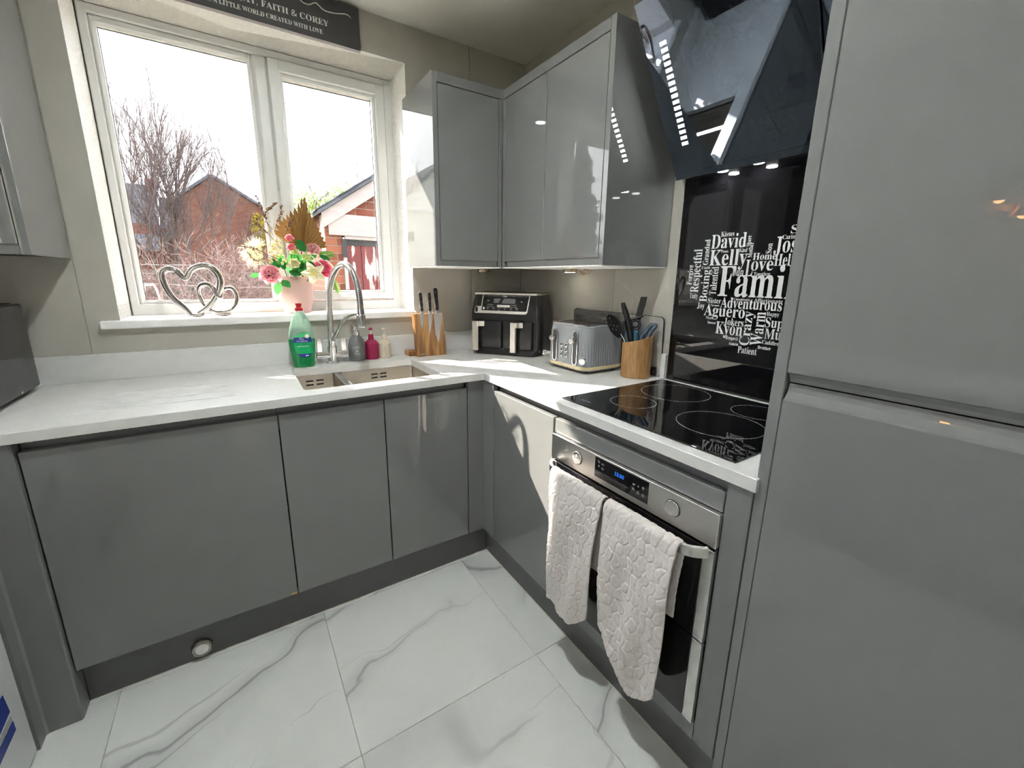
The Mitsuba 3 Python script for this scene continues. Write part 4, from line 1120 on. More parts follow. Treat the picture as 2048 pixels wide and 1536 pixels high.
rz = [pring(0.056, 0.046, lambda s: 0.0), pring(0.0595, 0.049, lambda s: 0.003), pring(0.0605, 0.050, lambda s: rimz(s) - 0.001), pring(0.0598, 0.0493, rimz), pring(0.0535, 0.0433, rimz), pring(0.053, 0.0428, lambda s: rimz(s) - 0.002), pring(0.051, 0.041, lambda s: 0.012), pring(0.01, 0.01, lambda s: 0.012)]
part(up_, 'body', stack(rz), OAK, 40)


def uw(s, d, h):
    return PC + pe * s + pn_ * d + ZP * h


DBL = pr('mat_blue_grey_grip', (0.055, 0.08, 0.11), 0.4)
TEAL = pr('mat_teal_grip', (0.02, 0.10, 0.15), 0.4)
UST = metal('mat_utensil_steel', (0.55, 0.56, 0.58), 0.15)


def rod(pts, rs, sides=14, n=24, flatten=None):
    p = spline(pts, n)
    r = np.interp(np.linspace(0, 1, n), np.linspace(0, 1, len(rs)), rs)
    m = tube(p, r, sides)
    return m


u = thing('slotted_spoon', 'black slotted spoon leaning out of the left side of the utensil pot', 'utensil')
bw = []
for i, t in enumerate(np.linspace(0, 1, 16)):
    w = 0.030 * math.sin(math.pi * (0.10 + 0.86 * t)) ** 0.7
    bw.append((t, w))
vv, ff = [], []
A0, A1 = uw(-0.062, -0.02, 0.168), uw(-0.116, -0.028, 0.252)
ax = (A1 - A0) / np.linalg.norm(A1 - A0)
sd = np.cross(ax, pn_)
sd /= np.linalg.norm(sd)
nr = np.cross(sd, ax)
bs = np.array(CAM - A0)
sd2 = (pn_ * 0.55 + pe * 0.83)
sd2 -= ax * (sd2 @ ax)
sd2 /= np.linalg.norm(sd2)
nr = np.cross(ax, sd2)
blade = Polygon([(w, t * 0.105) for t, w in bw] + [(-w, t * 0.105) for t, w in reversed(bw)])
for hx_, hy2 in ((0.0, 0.035), (0.0, 0.055), (0.0, 0.075), (0.012, 0.045), (0.012, 0.066), (-0.012, 0.045), (-0.012, 0.066), (0.0, 0.09)):
    blade = blade.difference(Point(hx_, hy2).buffer(0.0033))
bm = extr(blade, 0, 0.002).subdivide_to_size(0.010)
bv = bm.vertices
bm.vertices = np.c_[bv[:, 0], bv[:, 1], bv[:, 2] - 0.012 * (1 - (bv[:, 0] / 0.03) ** 2) - 0.006 * np.sin(np.pi * bv[:, 1] / 0.105)]
M = np.eye(4)
M[:3, 0], M[:3, 1], M[:3, 2], M[:3, 3] = sd2, ax, -nr, A0
part(u, 'bowl', bm.apply_transform(M), BLK)
part(u, 'handle', rod([uw(0.0, 0.0, 0.02), uw(-0.035, -0.014, 0.11), uw(-0.055, -0.019, 0.158), A0 + ax * 0.012], [0.004, 0.0035, 0.0045, 0.003]), UST, True)
u = thing('kitchen_utensil', 'tall black round-ended utensil handle leaning left in the utensil pot', 'utensil')
part(u, 'grip', rod([uw(-0.022, -0.018, 0.14), uw(-0.036, -0.018, 0.20), uw(-0.054, -0.016, 0.26), uw(-0.066, -0.014, 0.292), uw(-0.069, -0.014, 0.304)], [0.008, 0.0115, 0.0105, 0.0120, 0.0115, 0.008]), BLK, True)
part(u, 'blade', rod([uw(0.005, 0.0, 0.02), uw(-0.024, -0.0185, 0.145)], [0.004, 0.004], 8), UST, True)
u = thing('kitchen_utensil', 'tallest black utensil with a flat square-ended handle, leaning right in the utensil pot', 'utensil')
gA, gB = uw(-0.014, 0.012, 0.20), uw(0.010, 0.014, 0.325)
gx = (gB - gA) / np.linalg.norm(gB - gA)
gm = bev_extr([(-0.0115, 0), (-0.013, 0.10), (-0.0125, 0.128), (0.0125, 0.133), (0.0135, 0.10), (0.0095, 0)], 0, 0.014, 0.003, True)
gs = pe - gx * (pe @ gx)
gs /= np.linalg.norm(gs)
part(u, 'grip', place(gm, gA - np.cross(gs, gx) * 0.007, gs, gx), BLK)
part(u, 'shaft', rod([uw(-0.030, 0.0, 0.02), uw(-0.018, 0.010, 0.17), gA + gx * 0.01], [0.004, 0.005, 0.006], 10), BLK, True)
u = thing('masher', 'black pierced masher head in the middle of the utensil pot', 'utensil')
pc_ = uw(-0.014, -0.010, 0.218)
rg = trimesh.creation.torus(major_radius=0.018, minor_radius=0.0045, major_sections=28, minor_sections=10)
Mx = np.eye(4)
vd = CAM - pc_
vd /= np.linalg.norm(vd)
sx_ = np.cross(ZP, vd)
sx_ /= np.linalg.norm(sx_)
Mx[:3, 0], Mx[:3, 1], Mx[:3, 2], Mx[:3, 3] = sx_, np.cross(vd, sx_), vd, pc_
rg.apply_transform(Mx)
part(u, 'head', cat(rg, rod([pc_ + ZP * 0.016 - sx_ * 0.03, pc_ + ZP * 0.026, pc_ + ZP * 0.036 + sx_ * 0.028], [0.005, 0.006, 0.005]), rod([pc_ - ZP * 0.016, uw(-0.016, -0.004, 0.16), uw(-0.012, 0, 0.03)], [0.0135, 0.012, 0.005])), BLK, True)
for q, w in ((pc_, 0.008),):
    part(u, 'disc', cat(sph(q - vd * 0.004, 0.013, 2, (1, 1, 1)).apply_translation((0, 0, 0))), pr('mat_utensil_grey', (0.10, 0.11, 0.12), 0.3), True)
u = thing('peeler', 'blue-grey utensil with a pierced flat top in the utensil pot', 'utensil')
fl_ = Polygon([(-0.013, -0.06), (0.013, -0.06), (0.016, 0.005), (0.014, 0.022), (0.004, 0.030), (-0.010, 0.024), (-0.015, 0.004)]).difference(Point(0.001, 0.014).buffer(0.005))
part(u, 'head', place(extr(fl_, 0, 0.003), uw(0.006, 0.006, 0.196), sx_, ZP), pr('mat_utensil_slate', (0.14, 0.15, 0.17), 0.35))
part(u, 'shaft', rod([uw(0.01, 0.004, 0.02), uw(0.008, 0.005, 0.15)], [0.006, 0.007], 10), DBL, True)
u = thing('scissors', 'dark blue-grey scissor handle loop resting on the right rim of the utensil pot', 'scissors')
lp2 = spline([uw(0.012, -0.012, 0.155), uw(0.024, -0.014, 0.152), uw(0.040, -0.010, 0.172), uw(0.058, -0.004, 0.205), uw(0.063, -0.002, 0.216), uw(0.054, 0.0, 0.218), uw(0.030, -0.004, 0.190), uw(0.014, -0.009, 0.170)], 60, True)
part(u, 'handle', tube(lp2, 0.0088, 12), DBL, True)
part(u, 'blade', rod([uw(-0.01, 0.0, 0.02), uw(0.012, -0.010, 0.158)], [0.005, 0.005], 8), UST, True)
u = thing('spatula', 'teal and steel utensil handle in the left front of the utensil pot', 'utensil')
part(u, 'handle', rod([uw(-0.012, -0.022, 0.03), uw(-0.034, -0.026, 0.14), uw(-0.052, -0.028, 0.20), uw(-0.060, -0.028, 0.232)], [0.005, 0.0065, 0.0075, 0.005]), BLK, True)
part(u, 'stripe', rod([uw(-0.0385, -0.033, 0.145), uw(-0.050, -0.0345, 0.19)], [0.0018, 0.0025], 8), TEAL, True)
u = thing('kitchen_utensil', 'wide dark blue utensil shaft standing in the front of the utensil pot', 'utensil')
part(u, 'shaft', rod([uw(-0.004, -0.02, 0.03), uw(-0.008, -0.026, 0.15), uw(-0.010, -0.026, 0.195)], [0.006, 0.0105, 0.009]), TEAL, True)
u = thing('wire_skewer', 'thin bent wire sticking up out of the utensil pot', 'utensil')
part(u, 'wire', tube(spline([uw(-0.02, 0.015, 0.03), uw(-0.033, 0.018, 0.264), uw(-0.031, 0.019, 0.300), uw(-0.028, 0.02, 0.319), uw(-0.038, 0.02, 0.340), uw(-0.060, 0.018, 0.367), uw(-0.083, 0.016, 0.387)], 50), 0.0011, 6), metal('mat_wire', (0.45, 0.42, 0.38), 0.25), True)

# ------------------------------------------------------------------ towels over the oven handle


def towel(y0, y1, bot, seed, back_z, skew, label, xo=0.0):
    """Embossed cloth: front hanging from the bar, over it and down behind. bot(u) = lower edge height."""
    nu, nf, nb = 150, 300, 60
    us_ = np.linspace(0, 1, nu)
    rg_ = np.random.default_rng(seed)
    xb = -0.655
    zb = 0.711
    rows = []
    for k in range(nf):
        t = k / (nf - 1)
        rows.append(('f', t))
    for k in range(1, 15):
        rows.append(('o', k / 15))
    for k in range(nb):
        rows.append(('b', k / (nb - 1)))
    V, UVc = [], []
    for kind, t in rows:
        for u in us_:
            ztop = zb
            zbt = bot(u)
            if kind == 'f':
                z = zbt + (ztop - zbt) * t
                dn = (ztop - z)
                y = y0 + (y1 - y0) * u + skew(u, dn)
                x = xb - 0.0125 - xo - 0.010 * math.sin(min(1, dn / 0.12) * math.pi / 2) - 0.006 * math.sin(9 * u + 2.2 * dn * 6 + seed) * min(1, dn / 0.15) - 0.004 * math.sin(17 * u + seed)* min(1, dn / 0.3)
                s = dn
            elif kind == 'o':
                a = math.pi * t
                x = xb - (0.0125 + xo) * math.cos(a)
                z = ztop + 0.0135 * math.sin(a)
                y = y0 + (y1 - y0) * u
                s = -0.03 * t
            else:
                z = ztop - (ztop - back_z) * t
                y = y0 + (y1 - y0) * u + 0.006 * t + skew(u, ztop - z)
                x = xb + 0.0125 + 0.006 * t + 0.003 * math.sin(8 * u + 5 * t)
                s = -0.03 - t * 0.3
            V.append((x, y, z))
            UVc.append((u * abs(y1 - y0), s))
    V, UVc = np.array(V), np.array(UVc)
    nr_ = len(rows)
    # leaf-like pads: cells of stretched random points, proud in the middle, seams sunk
    seeds_ = []
    w_, h_ = abs(y1 - y0), 0.95
    cw, ch = 0.025, 0.037
    for i in range(-1, int(w_ / cw) + 3):
        for j in range(-2, int(h_ / ch) + 2):
            seeds_.append((i * cw + (j % 2) * cw * 0.5 + rg_.uniform(-0.3, 0.3) * cw, -0.36 + j * ch + rg_.uniform(-0.3, 0.3) * ch))
    seeds_ = np.array(seeds_)
    q = UVc.copy()
    q[:, 0] += 0.004 * np.sin(q[:, 1] * 90)
    tr = cKDTree(seeds_ * [1.0, 0.68])
    d, ii = tr.query(q * [1.0, 0.68], k=2)
    e = d[:, 1] - d[:, 0]
    pad = 1 - np.exp(-(np.clip(e, 0, 1) / 0.0042) ** 2)
    hts = 0.0013 + 0.0023 * rg_.random(len(seeds_))[ii[:, 0]]
    fuzz = meshkit.fbm(np.c_[UVc * 420, np.zeros(len(UVc))], 3, seed) - 0.5
    disp = pad * hts + 0.0011 * fuzz
    G = V.reshape(nr_, nu, 3)
    du = np.gradient(G, axis=1)
    dv = np.gradient(G, axis=0)
    n_ = np.cross(du, dv)
    n_ /= np.linalg.norm(n_, axis=2, keepdims=True) + 1e-12
    if n_[nf // 2, nu // 2, 0] > 0:
        n_ = -n_
    O = G + n_ * disp.reshape(nr_, nu, 1)
    I = G - n_ * 0.0025
    nv = nr_ * nu
    idx = np.arange(nv).reshape(nr_, nu)
    a, b, c, d_ = idx[:-1, :-1].ravel(), idx[:-1, 1:].ravel(), idx[1:, 1:].ravel(), idx[1:, :-1].ravel()
    f1 = np.vstack([np.stack([a, b, c], 1), np.stack([a, c, d_], 1)])
    loop = np.r_[idx[0, :], idx[1:, -1], idx[-1, -2::-1], idx[-2:0:-1, 0]]
    l2 = np.roll(loop, -1)
    side = np.vstack([np.stack([loop, loop + nv, l2 + nv], 1), np.stack([loop, l2 + nv, l2], 1)])
    m = trimesh.Trimesh(np.vstack([O.reshape(-1, 3), I.reshape(-1, 3)]), np.vstack([f1, f1[:, ::-1] + nv, side]), process=False)
    nn = np.cross(O[nf // 2, 1] - O[nf // 2, 0], O[nf // 2 + 1, 0] - O[nf // 2, 0])
    if nn[0] > 0:
        m.faces = m.faces[:, ::-1]
    return obj('hand_towel', m, CLOTH, label, 'towel', True, 'towels on the oven handle')


CLOTH = pr('mat_towel', P(lambda p, n, uv: mix((0.52, 0.485, 0.465), (0.66, 0.625, 0.605), fbm(p.y * 160, p.z * 160, p.x * 60, 3))), 0.95, spec=0.1)
towel(-1.170, -1.400, lambda u: 0.258 - 0.03 * math.sin(math.pi * u) + 0.05 * u ** 3, 3, 0.46, lambda u, dn: -(0.018 * (1 - u) - 0.028 * u) * min(1, dn / 0.4), 'pale pink-grey embossed towel hanging in the sun, left of two on the oven handle')


def bot2(u):
    if u < 0.62:
        return 0.335 - (0.335 - 0.206) * (u / 0.62) ** 0.85
    return 0.206 + 0.075 * ((u - 0.62) / 0.38) ** 1.6


towel(-1.411, -1.641, bot2, 11, 0.50, lambda u, dn: -(0.012 * (1 - u) - 0.012 * u) * min(1, dn / 0.4), 'pale pink-grey embossed towel with a low hanging corner, right of two on the oven handle', 0.004)

# ------------------------------------------------------------------ hearts on the sill
hs = thing('heart_ornament', 'polished chrome ornament of two linked hearts, left on the window sill', 'ornament')
H1 = [(-1.624, 1.150), (-1.646, 1.185), (-1.671, 1.214), (-1.691, 1.256), (-1.700, 1.298), (-1.693, 1.328), (-1.671, 1.337), (-1.646, 1.323), (-1.626, 1.300), (-1.607, 1.327), (-1.577, 1.348), (-1.547, 1.351), (-1.522, 1.333), (-1.508, 1.300), (-1.516, 1.253), (-1.541, 1.206), (-1.571, 1.175), (-1.600, 1.155)]
H2 = [(-1.500, 1.150), (-1.530, 1.158), (-1.552, 1.166), (-1.574, 1.190), (-1.588, 1.230), (-1.586, 1.262), (-1.567, 1.278), (-1.546, 1.274), (-1.533, 1.252), (-1.522, 1.226), (-1.516, 1.222), (-1.510, 1.246), (-1.494, 1.260), (-1.473, 1.260), (-1.457, 1.232), (-1.461, 1.198), (-1.486, 1.167), (-1.530, 1.160)]
c = spline(H1, 160)
r = np.interp(np.linspace(0, 1, 160), [0, 0.1, 0.25, 0.42, 0.46, 0.55, 0.75, 0.9, 1], [0.009, 0.012, 0.0145, 0.0115, 0.011, 0.0125, 0.0155, 0.0125, 0.010])
HCH = metal('mat_heart_chrome', (0.66, 0.63, 0.60), 0.05)
part(hs, 'large_heart', tube(np.c_[c[:, 0], 0.055 + 0.008 * np.sin(np.linspace(0, 6.28, 160)), c[:, 1]], r, 20), HCH, True)
c = spline(H2, 160)
r = np.interp(np.linspace(0, 1, 160), [0, 0.15, 0.35, 0.5, 0.55, 0.75, 1], [0.008, 0.008, 0.0095, 0.0080, 0.0078, 0.0095, 0.0075])
yy = 0.055 - 0.020 * np.cos(np.linspace(0, 4 * math.pi, 160)) * np.interp(np.linspace(0, 1, 160), [0, 0.2, 0.5, 1], [0.2, 1, 0.9, 0.5])
part(hs, 'small_heart', tube(np.c_[c[:, 0], yy, c[:, 1]], r, 18), HCH, True)
part(hs, 'foot', cat(sph((-1.606, 0.055, 1.151), 0.012, 3, (2.2, 1.3, 0.62)).apply_translation((0, 0, 0)) if False else trimesh.creation.icosphere(3, 1.0).apply_scale((0.030, 0.017, 0.0085)).apply_translation((-1.603, 0.055, 1.1520)), trimesh.creation.icosphere(3, 1.0).apply_scale((0.034, 0.014, 0.0075)).apply_translation((-1.512, 0.055, 1.1510))), HCH, True)

# ------------------------------------------------------------------ flower arrangement on the sill
VC = np.array([-1.216, 0.115, 1.1435])
vz = thing('vase', 'pale pink round-bottomed vase holding artificial flowers, on the window sill', 'vase')
VPINK = pr('mat_vase_pink', S(204, 170, 163), 0.45)
part(vz, 'body', lathe([[0, 0], [0.052, 0], [0.0555, 0.004], [0.066, 0.035], [0.0685, 0.0375], [0.0745, 0.06], [0.0770, 0.085], [0.0775, 0.10], [0.0755, 0.13], [0.0715, 0.158], [0.0695, 0.168], [0.0675, 0.168], [0.0685, 0.15], [0.070, 0.12], [0.06, 0.04], [0, 0.03]], 56).apply_translation(VC), VPINK, 40)

PPX = 0.00305            # metres per photo pixel at the arrangement


def fpos(cx, cy, dy=0.0):
    """A place in the bouquet: sideways and up from the vase rim in metres (photo crop units), dy towards the room."""
    return np.array([VC[0] + (cx - 636) * 0.000375, VC[1] - dy, 1.3105 + (1105 - cy) * 0.000375])


def petal(w, l, cup, curl, n=7, m=6):
    u = np.linspace(-1, 1, n)
    t = np.linspace(0, 1, m)
    U, Tt = np.meshgrid(u, t)
    wid = w * np.sin(np.pi * np.clip(0.12 + 0.80 * Tt, 0, 1)) ** 0.8
    x = U * wid
    y = Tt * l
    z = cup * (U ** 2) * w + curl * Tt ** 2 * l
    v = np.stack([x, y, z], -1).reshape(-1, 3)
    f = []
    for i in range(m - 1):
        for j in range(n - 1):
            a = i * n + j
            f += [(a, a + 1, a + n + 1), (a, a + n + 1, a + n)]
    return v, np.array(f)


def assemble(petals):
    V, F, k = [], [], 0
    for v, f in petals:
        V.append(v)
        F.append(f + k)
        k += len(v)
    return trimesh.Trimesh(np.vstack(V), np.vstack(F), process=False)


def rot(axis, a):
    return trimesh.transformations.rotation_matrix(a, axis)[:3, :3]


def rose(R, layers=5, openness=1.0, seed=0):
    g = np.random.default_rng(seed)
    ps = []
    for L in range(layers):
        q = (L + 1) / layers
        n = 3 + L
        for i in range(n):
            v, f = petal(R * (0.35 + 0.35 * q), R * (0.75 + 0.35 * q), 0.75 - 0.2 * q, -0.12 * q)
            tilt = math.radians(86 - 66 * (q ** 1.3) * openness + g.uniform(-6, 6))
            v = v @ rot([1, 0, 0], tilt).T
            v[:, 1] += R * 0.10 * L / layers
            v[:, 2] -= R * 0.10 * L
            v = v @ rot([0, 0, 1], 2 * math.pi * i / n + L * 0.9 + g.uniform(-0.15, 0.15)).T
            ps.append((v, f))
    return assemble(ps)


def lily(R, n=6, seed=0, tilt=28):
    g = np.random.default_rng(seed)
    ps = []
    for i in range(n):
        v, f = petal(R * 0.36, R * 1.05, 0.5, -0.25)
        v = v @ rot([1, 0, 0], math.radians(tilt + g.uniform(-8, 8) + 8 * (i % 2))).T
        v = v @ rot([0, 0, 1], 2 * math.pi * i / n + g.uniform(-0.1, 0.1)).T
        ps.append((v, f))
    return assemble(ps)


def aim(m, pos, d, roll=0.0):
    d = np.array(d, float)
    d /= np.linalg.norm(d)
    a = np.cross([0, 0, 1.0], d)
    a /= np.linalg.norm(a)
    b = np.cross(d, a)
    M = np.eye(4)
    c, s = math.cos(roll), math.sin(roll)
    M[:3, 0], M[:3, 1], M[:3, 2], M[:3, 3] = a * c + b * s, -a * s + b * c, d, pos
    return m.apply_transform(M)


def pthin(name, col, dt=0.9, rough=0.6):
    return mat(name, {'type': 'principledthin', 'base_color': rgb(*col), 'roughness': rough, 'diff_trans': dt, 'spec_trans': 0.0}, False)


PK1 = pthin('mat_petal_pink', S(249, 204, 212))
PK2 = pthin('mat_petal_dusty', S(240, 200, 200))
PK3 = pthin('mat_petal_magenta', S(242, 146, 174))
PK4 = pthin('mat_petal_coral', S(248, 182, 192))
CRM = pthin('mat_petal_cream', S(240, 238, 205))
GRW = pthin('mat_petal_green_white', S(205, 222, 160))
PMP = pthin('mat_pampas', S(240, 236, 215), 0.7)
LEAF = pthin('mat_leaf', S(52, 120, 62), 0.6, 0.35)
LEAF2 = pthin('mat_leaf_bright', S(90, 175, 90), 0.9, 0.4)
FERN = pthin('mat_fern', S(130, 165, 90), 0.8, 0.5)
STEMM = pr('mat_stem', S(70, 110, 55), 0.6)
DRY = pr('mat_dry_sprig', S(120, 92, 66), 0.8)
PALM = pthin('mat_palm', S(134, 102, 62), 0.35, 0.55)
HEART = VC + np.array([0, 0, 0.10])


def stem(parent, p, r=0.0017, bend=0.02):
    a = VC + np.array([(p[0] - VC[0]) * 0.25, (p[1] - VC[1]) * 0.25, 0.06])
    q = spline([a, (a + p) / 2 + np.array([0, 0, bend]), p], 10)
    part(parent, 'stem', tube(q, r, 6), STEMM, True)


def flower(label, pos, mesh, m, d, center=None, cm=None, roll=0.0, name='flower'):
    k = thing(name, label, 'flower')
    pos = np.array(pos)
    part(k, 'petals', aim(mesh, pos, d, roll), m, True)
    if center is not None:
        part(k, 'centre', aim(center, pos, d), cm, True)
    stem(k, pos - np.array(d) / np.linalg.norm(d) * 0.004)
    return k


toc = lambda p, dx=0.0, dz=0.0: np.array([CAM[0] - p[0], CAM[1] - p[1], 0.5]) / 2.2 + np.array([dx, 0, dz])
p = fpos(352, 1075, 0.10)
flower('large open pink rose at the lower left of the bouquet', p, rose(0.040, 5, 1.0, 1), PK1, toc(p, -0.15, 0.15), name='rose')
p = fpos(605, 662, 0.06)
flower('small pink rosebud at the top middle of the bouquet', p, rose(0.0225, 4, 0.55, 2), PK4, toc(p, 0, 0.35), name='rose')
p = fpos(606, 762, 0.08)
flower('small pink rosebud just under the other bud in the bouquet', p, rose(0.0215, 4, 0.6, 3), PK4, toc(p, 0.1, 0.0), name='rose')
p = fpos(868, 770, 0.04)
flower('dusty pink rose below the brown palm fan in the bouquet', p, rose(0.0335, 5, 0.8, 4), PK2, toc(p, 0.25, 0.6), name='rose')
p = fpos(955, 1000, 0.05)
flower('deep magenta rose at the right of the bouquet', p, rose(0.040, 5, 0.95, 5), PK3, toc(p, 0.35, 0.0), name='rose')
p = fpos(622, 955, 0.10)
flower('cream rose in the middle of the bouquet', p, rose(0.029, 4, 0.5, 6), CRM, toc(p, 0, 0.1), name='rose')
YEL = pr('mat_stamen', S(214, 205, 110), 0.7)
p = fpos(826, 1050, 0.09)
flower('large open cream flower hanging over the right side of the vase rim', p, lily(0.050, 5, 7, 12), CRM, toc(p, 0.05, -0.5), sph((0, 0, 0.004), 0.010, 2), YEL, 0.35)
p = fpos(765, 880, 0.08)
flower('small green-white flower at the centre right of the bouquet', p, lily(0.027, 6, 8, 35), GRW, toc(p, 0.1, 0.1), sph((0, 0, 0.004), 0.006, 2), YEL)
p = fpos(640, 830, 0.07)
flower('pale green half-open flower behind the cream rose', p, lily(0.026, 6, 9, 40), GRW, toc(p, 0.0, 0.6), name='flower')
# white feathery bloom
k = thing('pampas_bloom', 'white feathery pampas bloom at the left of the bouquet', 'flower')
c0 = fpos(235, 830, 0.02)
sp_ = []
g = np.random.default_rng(21)
for i in range(420):
    d = g.normal(size=3)
    d /= np.linalg.norm(d)
    if d[0] > 0.75:
        continue
    L = 0.058 * g.uniform(0.7, 1.15) * np.array([1.05, 0.8, 1.2])
    q = c0 + d * L
    mid = c0 + d * L * 0.6 + np.array([0, 0, 0.006])
    a = np.cross(d, [0.3, 0.2, 0.9])
    a /= np.linalg.norm(a) + 1e-9
    w = 0.0018
    v = np.array([c0 + d * 0.012 - a * w * 0.5, c0 + d * 0.012 + a * w * 0.5, mid + a * w, mid - a * w, q + a * w * 0.3, q - a * w * 0.3])
    sp_.append((v, np.array([(0, 1, 2), (0, 2, 3), (3, 2, 4), (3, 4, 5)])))
part(k, 'plumes', assemble(sp_), PMP, False, kind='stuff')
stem(k, c0)
# berries
k = thing('berry_spray', 'spray of small cream berries left of the cream rose', 'berries')
bs_ = []
for i in range(46):
    t = i / 45
    cx, cy = 455 + 90 * math.sin(i * 2.4) * (0.4 + 0.6 * t), 700 + 260 * t
    bs_.append(sph(fpos(cx + g.uniform(-18, 18), cy + g.uniform(-20, 20), 0.085 + g.uniform(-0.02, 0.016)), 0.0056 * g.uniform(0.8, 1.15), 1))
BER = pr('mat_berry', S(226, 214, 160), 0.5)
for b_ in bs_:
    part(k, 'berry', b_, BER, True)
stem(k, fpos(470, 830, 0.06))


def leaf(parent, pos, d, up, l, w, m, fold=0.25, name='leaf'):
    n = 9
    t = np.linspace(0, 1, n)
    d = np.array(d, float)
    d /= np.linalg.norm(d)
    s = np.cross(d, up)
    s /= np.linalg.norm(s)
    nn = np.cross(s, d)
    wid = w * np.sin(np.pi * np.clip(t * 0.96 + 0.02, 0, 1)) ** 0.75
    V = []
    for i in range(n):
        b = pos + d * l * t[i] - nn * 0.18 * l * t[i] ** 2
        V += [b - s * wid[i] + nn * fold * wid[i], b, b + s * wid[i] + nn * fold * wid[i]]
    f = []
    for i in range(n - 1):
        a = i * 3
        f += [(a, a + 1, a + 4), (a, a + 4, a + 3), (a + 1, a + 2, a + 5), (a + 1, a + 5, a + 4)]
    return part(parent, name, trimesh.Trimesh(np.array(V), f, process=False), m, True)


k = thing('leaf_spray', 'dark and bright green leaves among the flowers in the pink vase', 'leaves')
for cx, cy, dy, dx_, dz_, l, w, m in ((470, 1150, 0.10, 0.3, -0.25, 0.055, 0.020, LEAF), (430, 1170, 0.11, -0.15, -0.9, 0.065, 0.021, LEAF2), (665, 720, 0.05, 1, -0.45, 0.075, 0.020, LEAF), (690, 660, 0.03, 0.6, -0.5, 0.06, 0.016, LEAF), (560, 1040, 0.10, 0.6, -0.2, 0.055, 0.018, LEAF), (600, 1060, 0.09, 0.9, 0.0, 0.05, 0.018, LEAF), (740, 1000, 0.08, 0.4, -0.6, 0.05, 0.016, LEAF2), (720, 930, 0.085, 0.9, 0.2, 0.045, 0.016, LEAF2), (480, 960, 0.09, -0.5, 0.4, 0.05, 0.014, LEAF), (250, 1080, 0.07, -0.9, -0.2, 0.045, 0.013, LEAF2), (930, 840, 0.05, 0.8, -0.3, 0.06, 0.015, LEAF), (820, 880, 0.06, 0.5, 0.3, 0.04, 0.013, LEAF2), (520, 1020, 0.085, -0.2, 0.6, 0.05, 0.016, LEAF), (665, 1000, 0.09, 0.1, -0.8, 0.04, 0.02, LEAF)):
    leaf(k, fpos(cx, cy, dy * 0.8), (dx_, -0.25, dz_), np.array([0.1, -1, 0.35]), l * 0.82, w * 0.82, m)
g = np.random.default_rng(77)
for i in range(34):
    a = g.uniform(0, 6.28)
    leaf(k, fpos(640 + 190 * math.cos(a) * g.random() ** 0.5, 940 + 130 * math.sin(a) * g.random() ** 0.5, g.uniform(0.0, 0.055)), (math.cos(a) * 0.9, -0.4, 0.5 * math.sin(a) - 0.1), np.array([0.1, -1, 0.35]), g.uniform(0.03, 0.048), g.uniform(0.010, 0.015), LEAF if i % 3 else LEAF2)


def fern(k, pos, d, l, m):
    d = np.array(d, float)
    d /= np.linalg.norm(d)
    q = [pos + d * l * t + np.array([0, 0, -0.25 * l * t * t]) for t in np.linspace(0, 1, 14)]
    part(k, 'stalk', tube(q, 0.0009, 5), STEMM, True)
    s = np.cross(d, [0, -1, 0.2])
    s /= np.linalg.norm(s)
    for i in range(2, 14):
        for sg_ in (-1, 1):
            leaf(k, q[i], s * sg_ + d * 0.6, np.array([0, -1, 0.2]), l * 0.30 * (1 - 0.65 * i / 14) + 0.006, 0.0035, m, 0.1)


k = thing('fern_frond', 'pale green fern frond at the upper right of the bouquet', 'fern')
fern(k, fpos(915, 860, 0.03), (0.85, -0.1, 0.42), 0.075, FERN)
k = thing('fern_frond', 'fern frond hanging down right of the pink vase', 'fern')
fern(k, fpos(1040, 1110, 0.02), (0.55, -0.05, -0.75), 0.062, FERN)
k = thing('grass_blade', 'pale cream curling grass blades on the right of the bouquet', 'grass')
leaf(k, fpos(1000, 880, 0.05), (0.75, -0.1, -0.9), np.array([0, -1, 0.3]), 0.075, 0.0045, CRM, 0.2, 'blade')
leaf(k, fpos(790, 830, 0.09), (0.9, -0.2, -0.75), np.array([0, -1, 0.3]), 0.085, 0.003, CRM, 0.2, 'blade')
# palm fan: pleated spear-shaped dried leaf
k = thing('palm_leaf', 'dried brown pleated palm fan standing at the back of the bouquet', 'dried leaf')
pb = fpos(748, 800, -0.01)
V, F = [], []
tips = [(455, 590), (480, 520), (505, 455), (560, 425), (600, 385), (640, 345), (690, 305), (745, 250), (785, 175), (825, 118), (858, 165), (868, 230), (862, 300), (905, 345), (935, 400), (962, 465), (985, 525), (1005, 580), (1030, 635), (1050, 700)]
for i, (cx, cy) in enumerate(tips):
    tpn = fpos(cx, cy, 0.0)
    nxt = fpos(*tips[min(i + 1, len(tips) - 1)], 0.0) if i < len(tips) - 1 else fpos(cx, cy, 0.0) + np.array([0.004, 0, -0.010])
    r0, r1 = (tpn - pb), (nxt - pb)
    mid_d = (r0 + r1) / 2
    tipm = pb + mid_d * 1.02 + np.array([0, 0.004, 0])
    fold = np.array([0, -0.005, 0])
    side0 = pb + r0 * 0.93
    side1 = pb + r1 * 0.93 * min(1, np.linalg.norm(r0) / np.linalg.norm(r1))
    b0 = pb + r0 * 0.06
    b1 = pb + r1 * 0.06
    crown = pb + mid_d * 0.55 + fold
    n = len(V)
    V += [b0, side0, tipm, side1, b1, crown, pb + mid_d * 0.06 + fold * 0.3]
    F += [(n, n + 1, n + 5), (n + 1, n + 2, n + 5), (n + 5, n + 2, n + 3), (n + 5, n + 3, n + 4), (n, n + 5, n + 6), (n + 6, n + 5, n + 4)]
part(k, 'fan', trimesh.Trimesh(np.array(V), F, process=False), PALM)
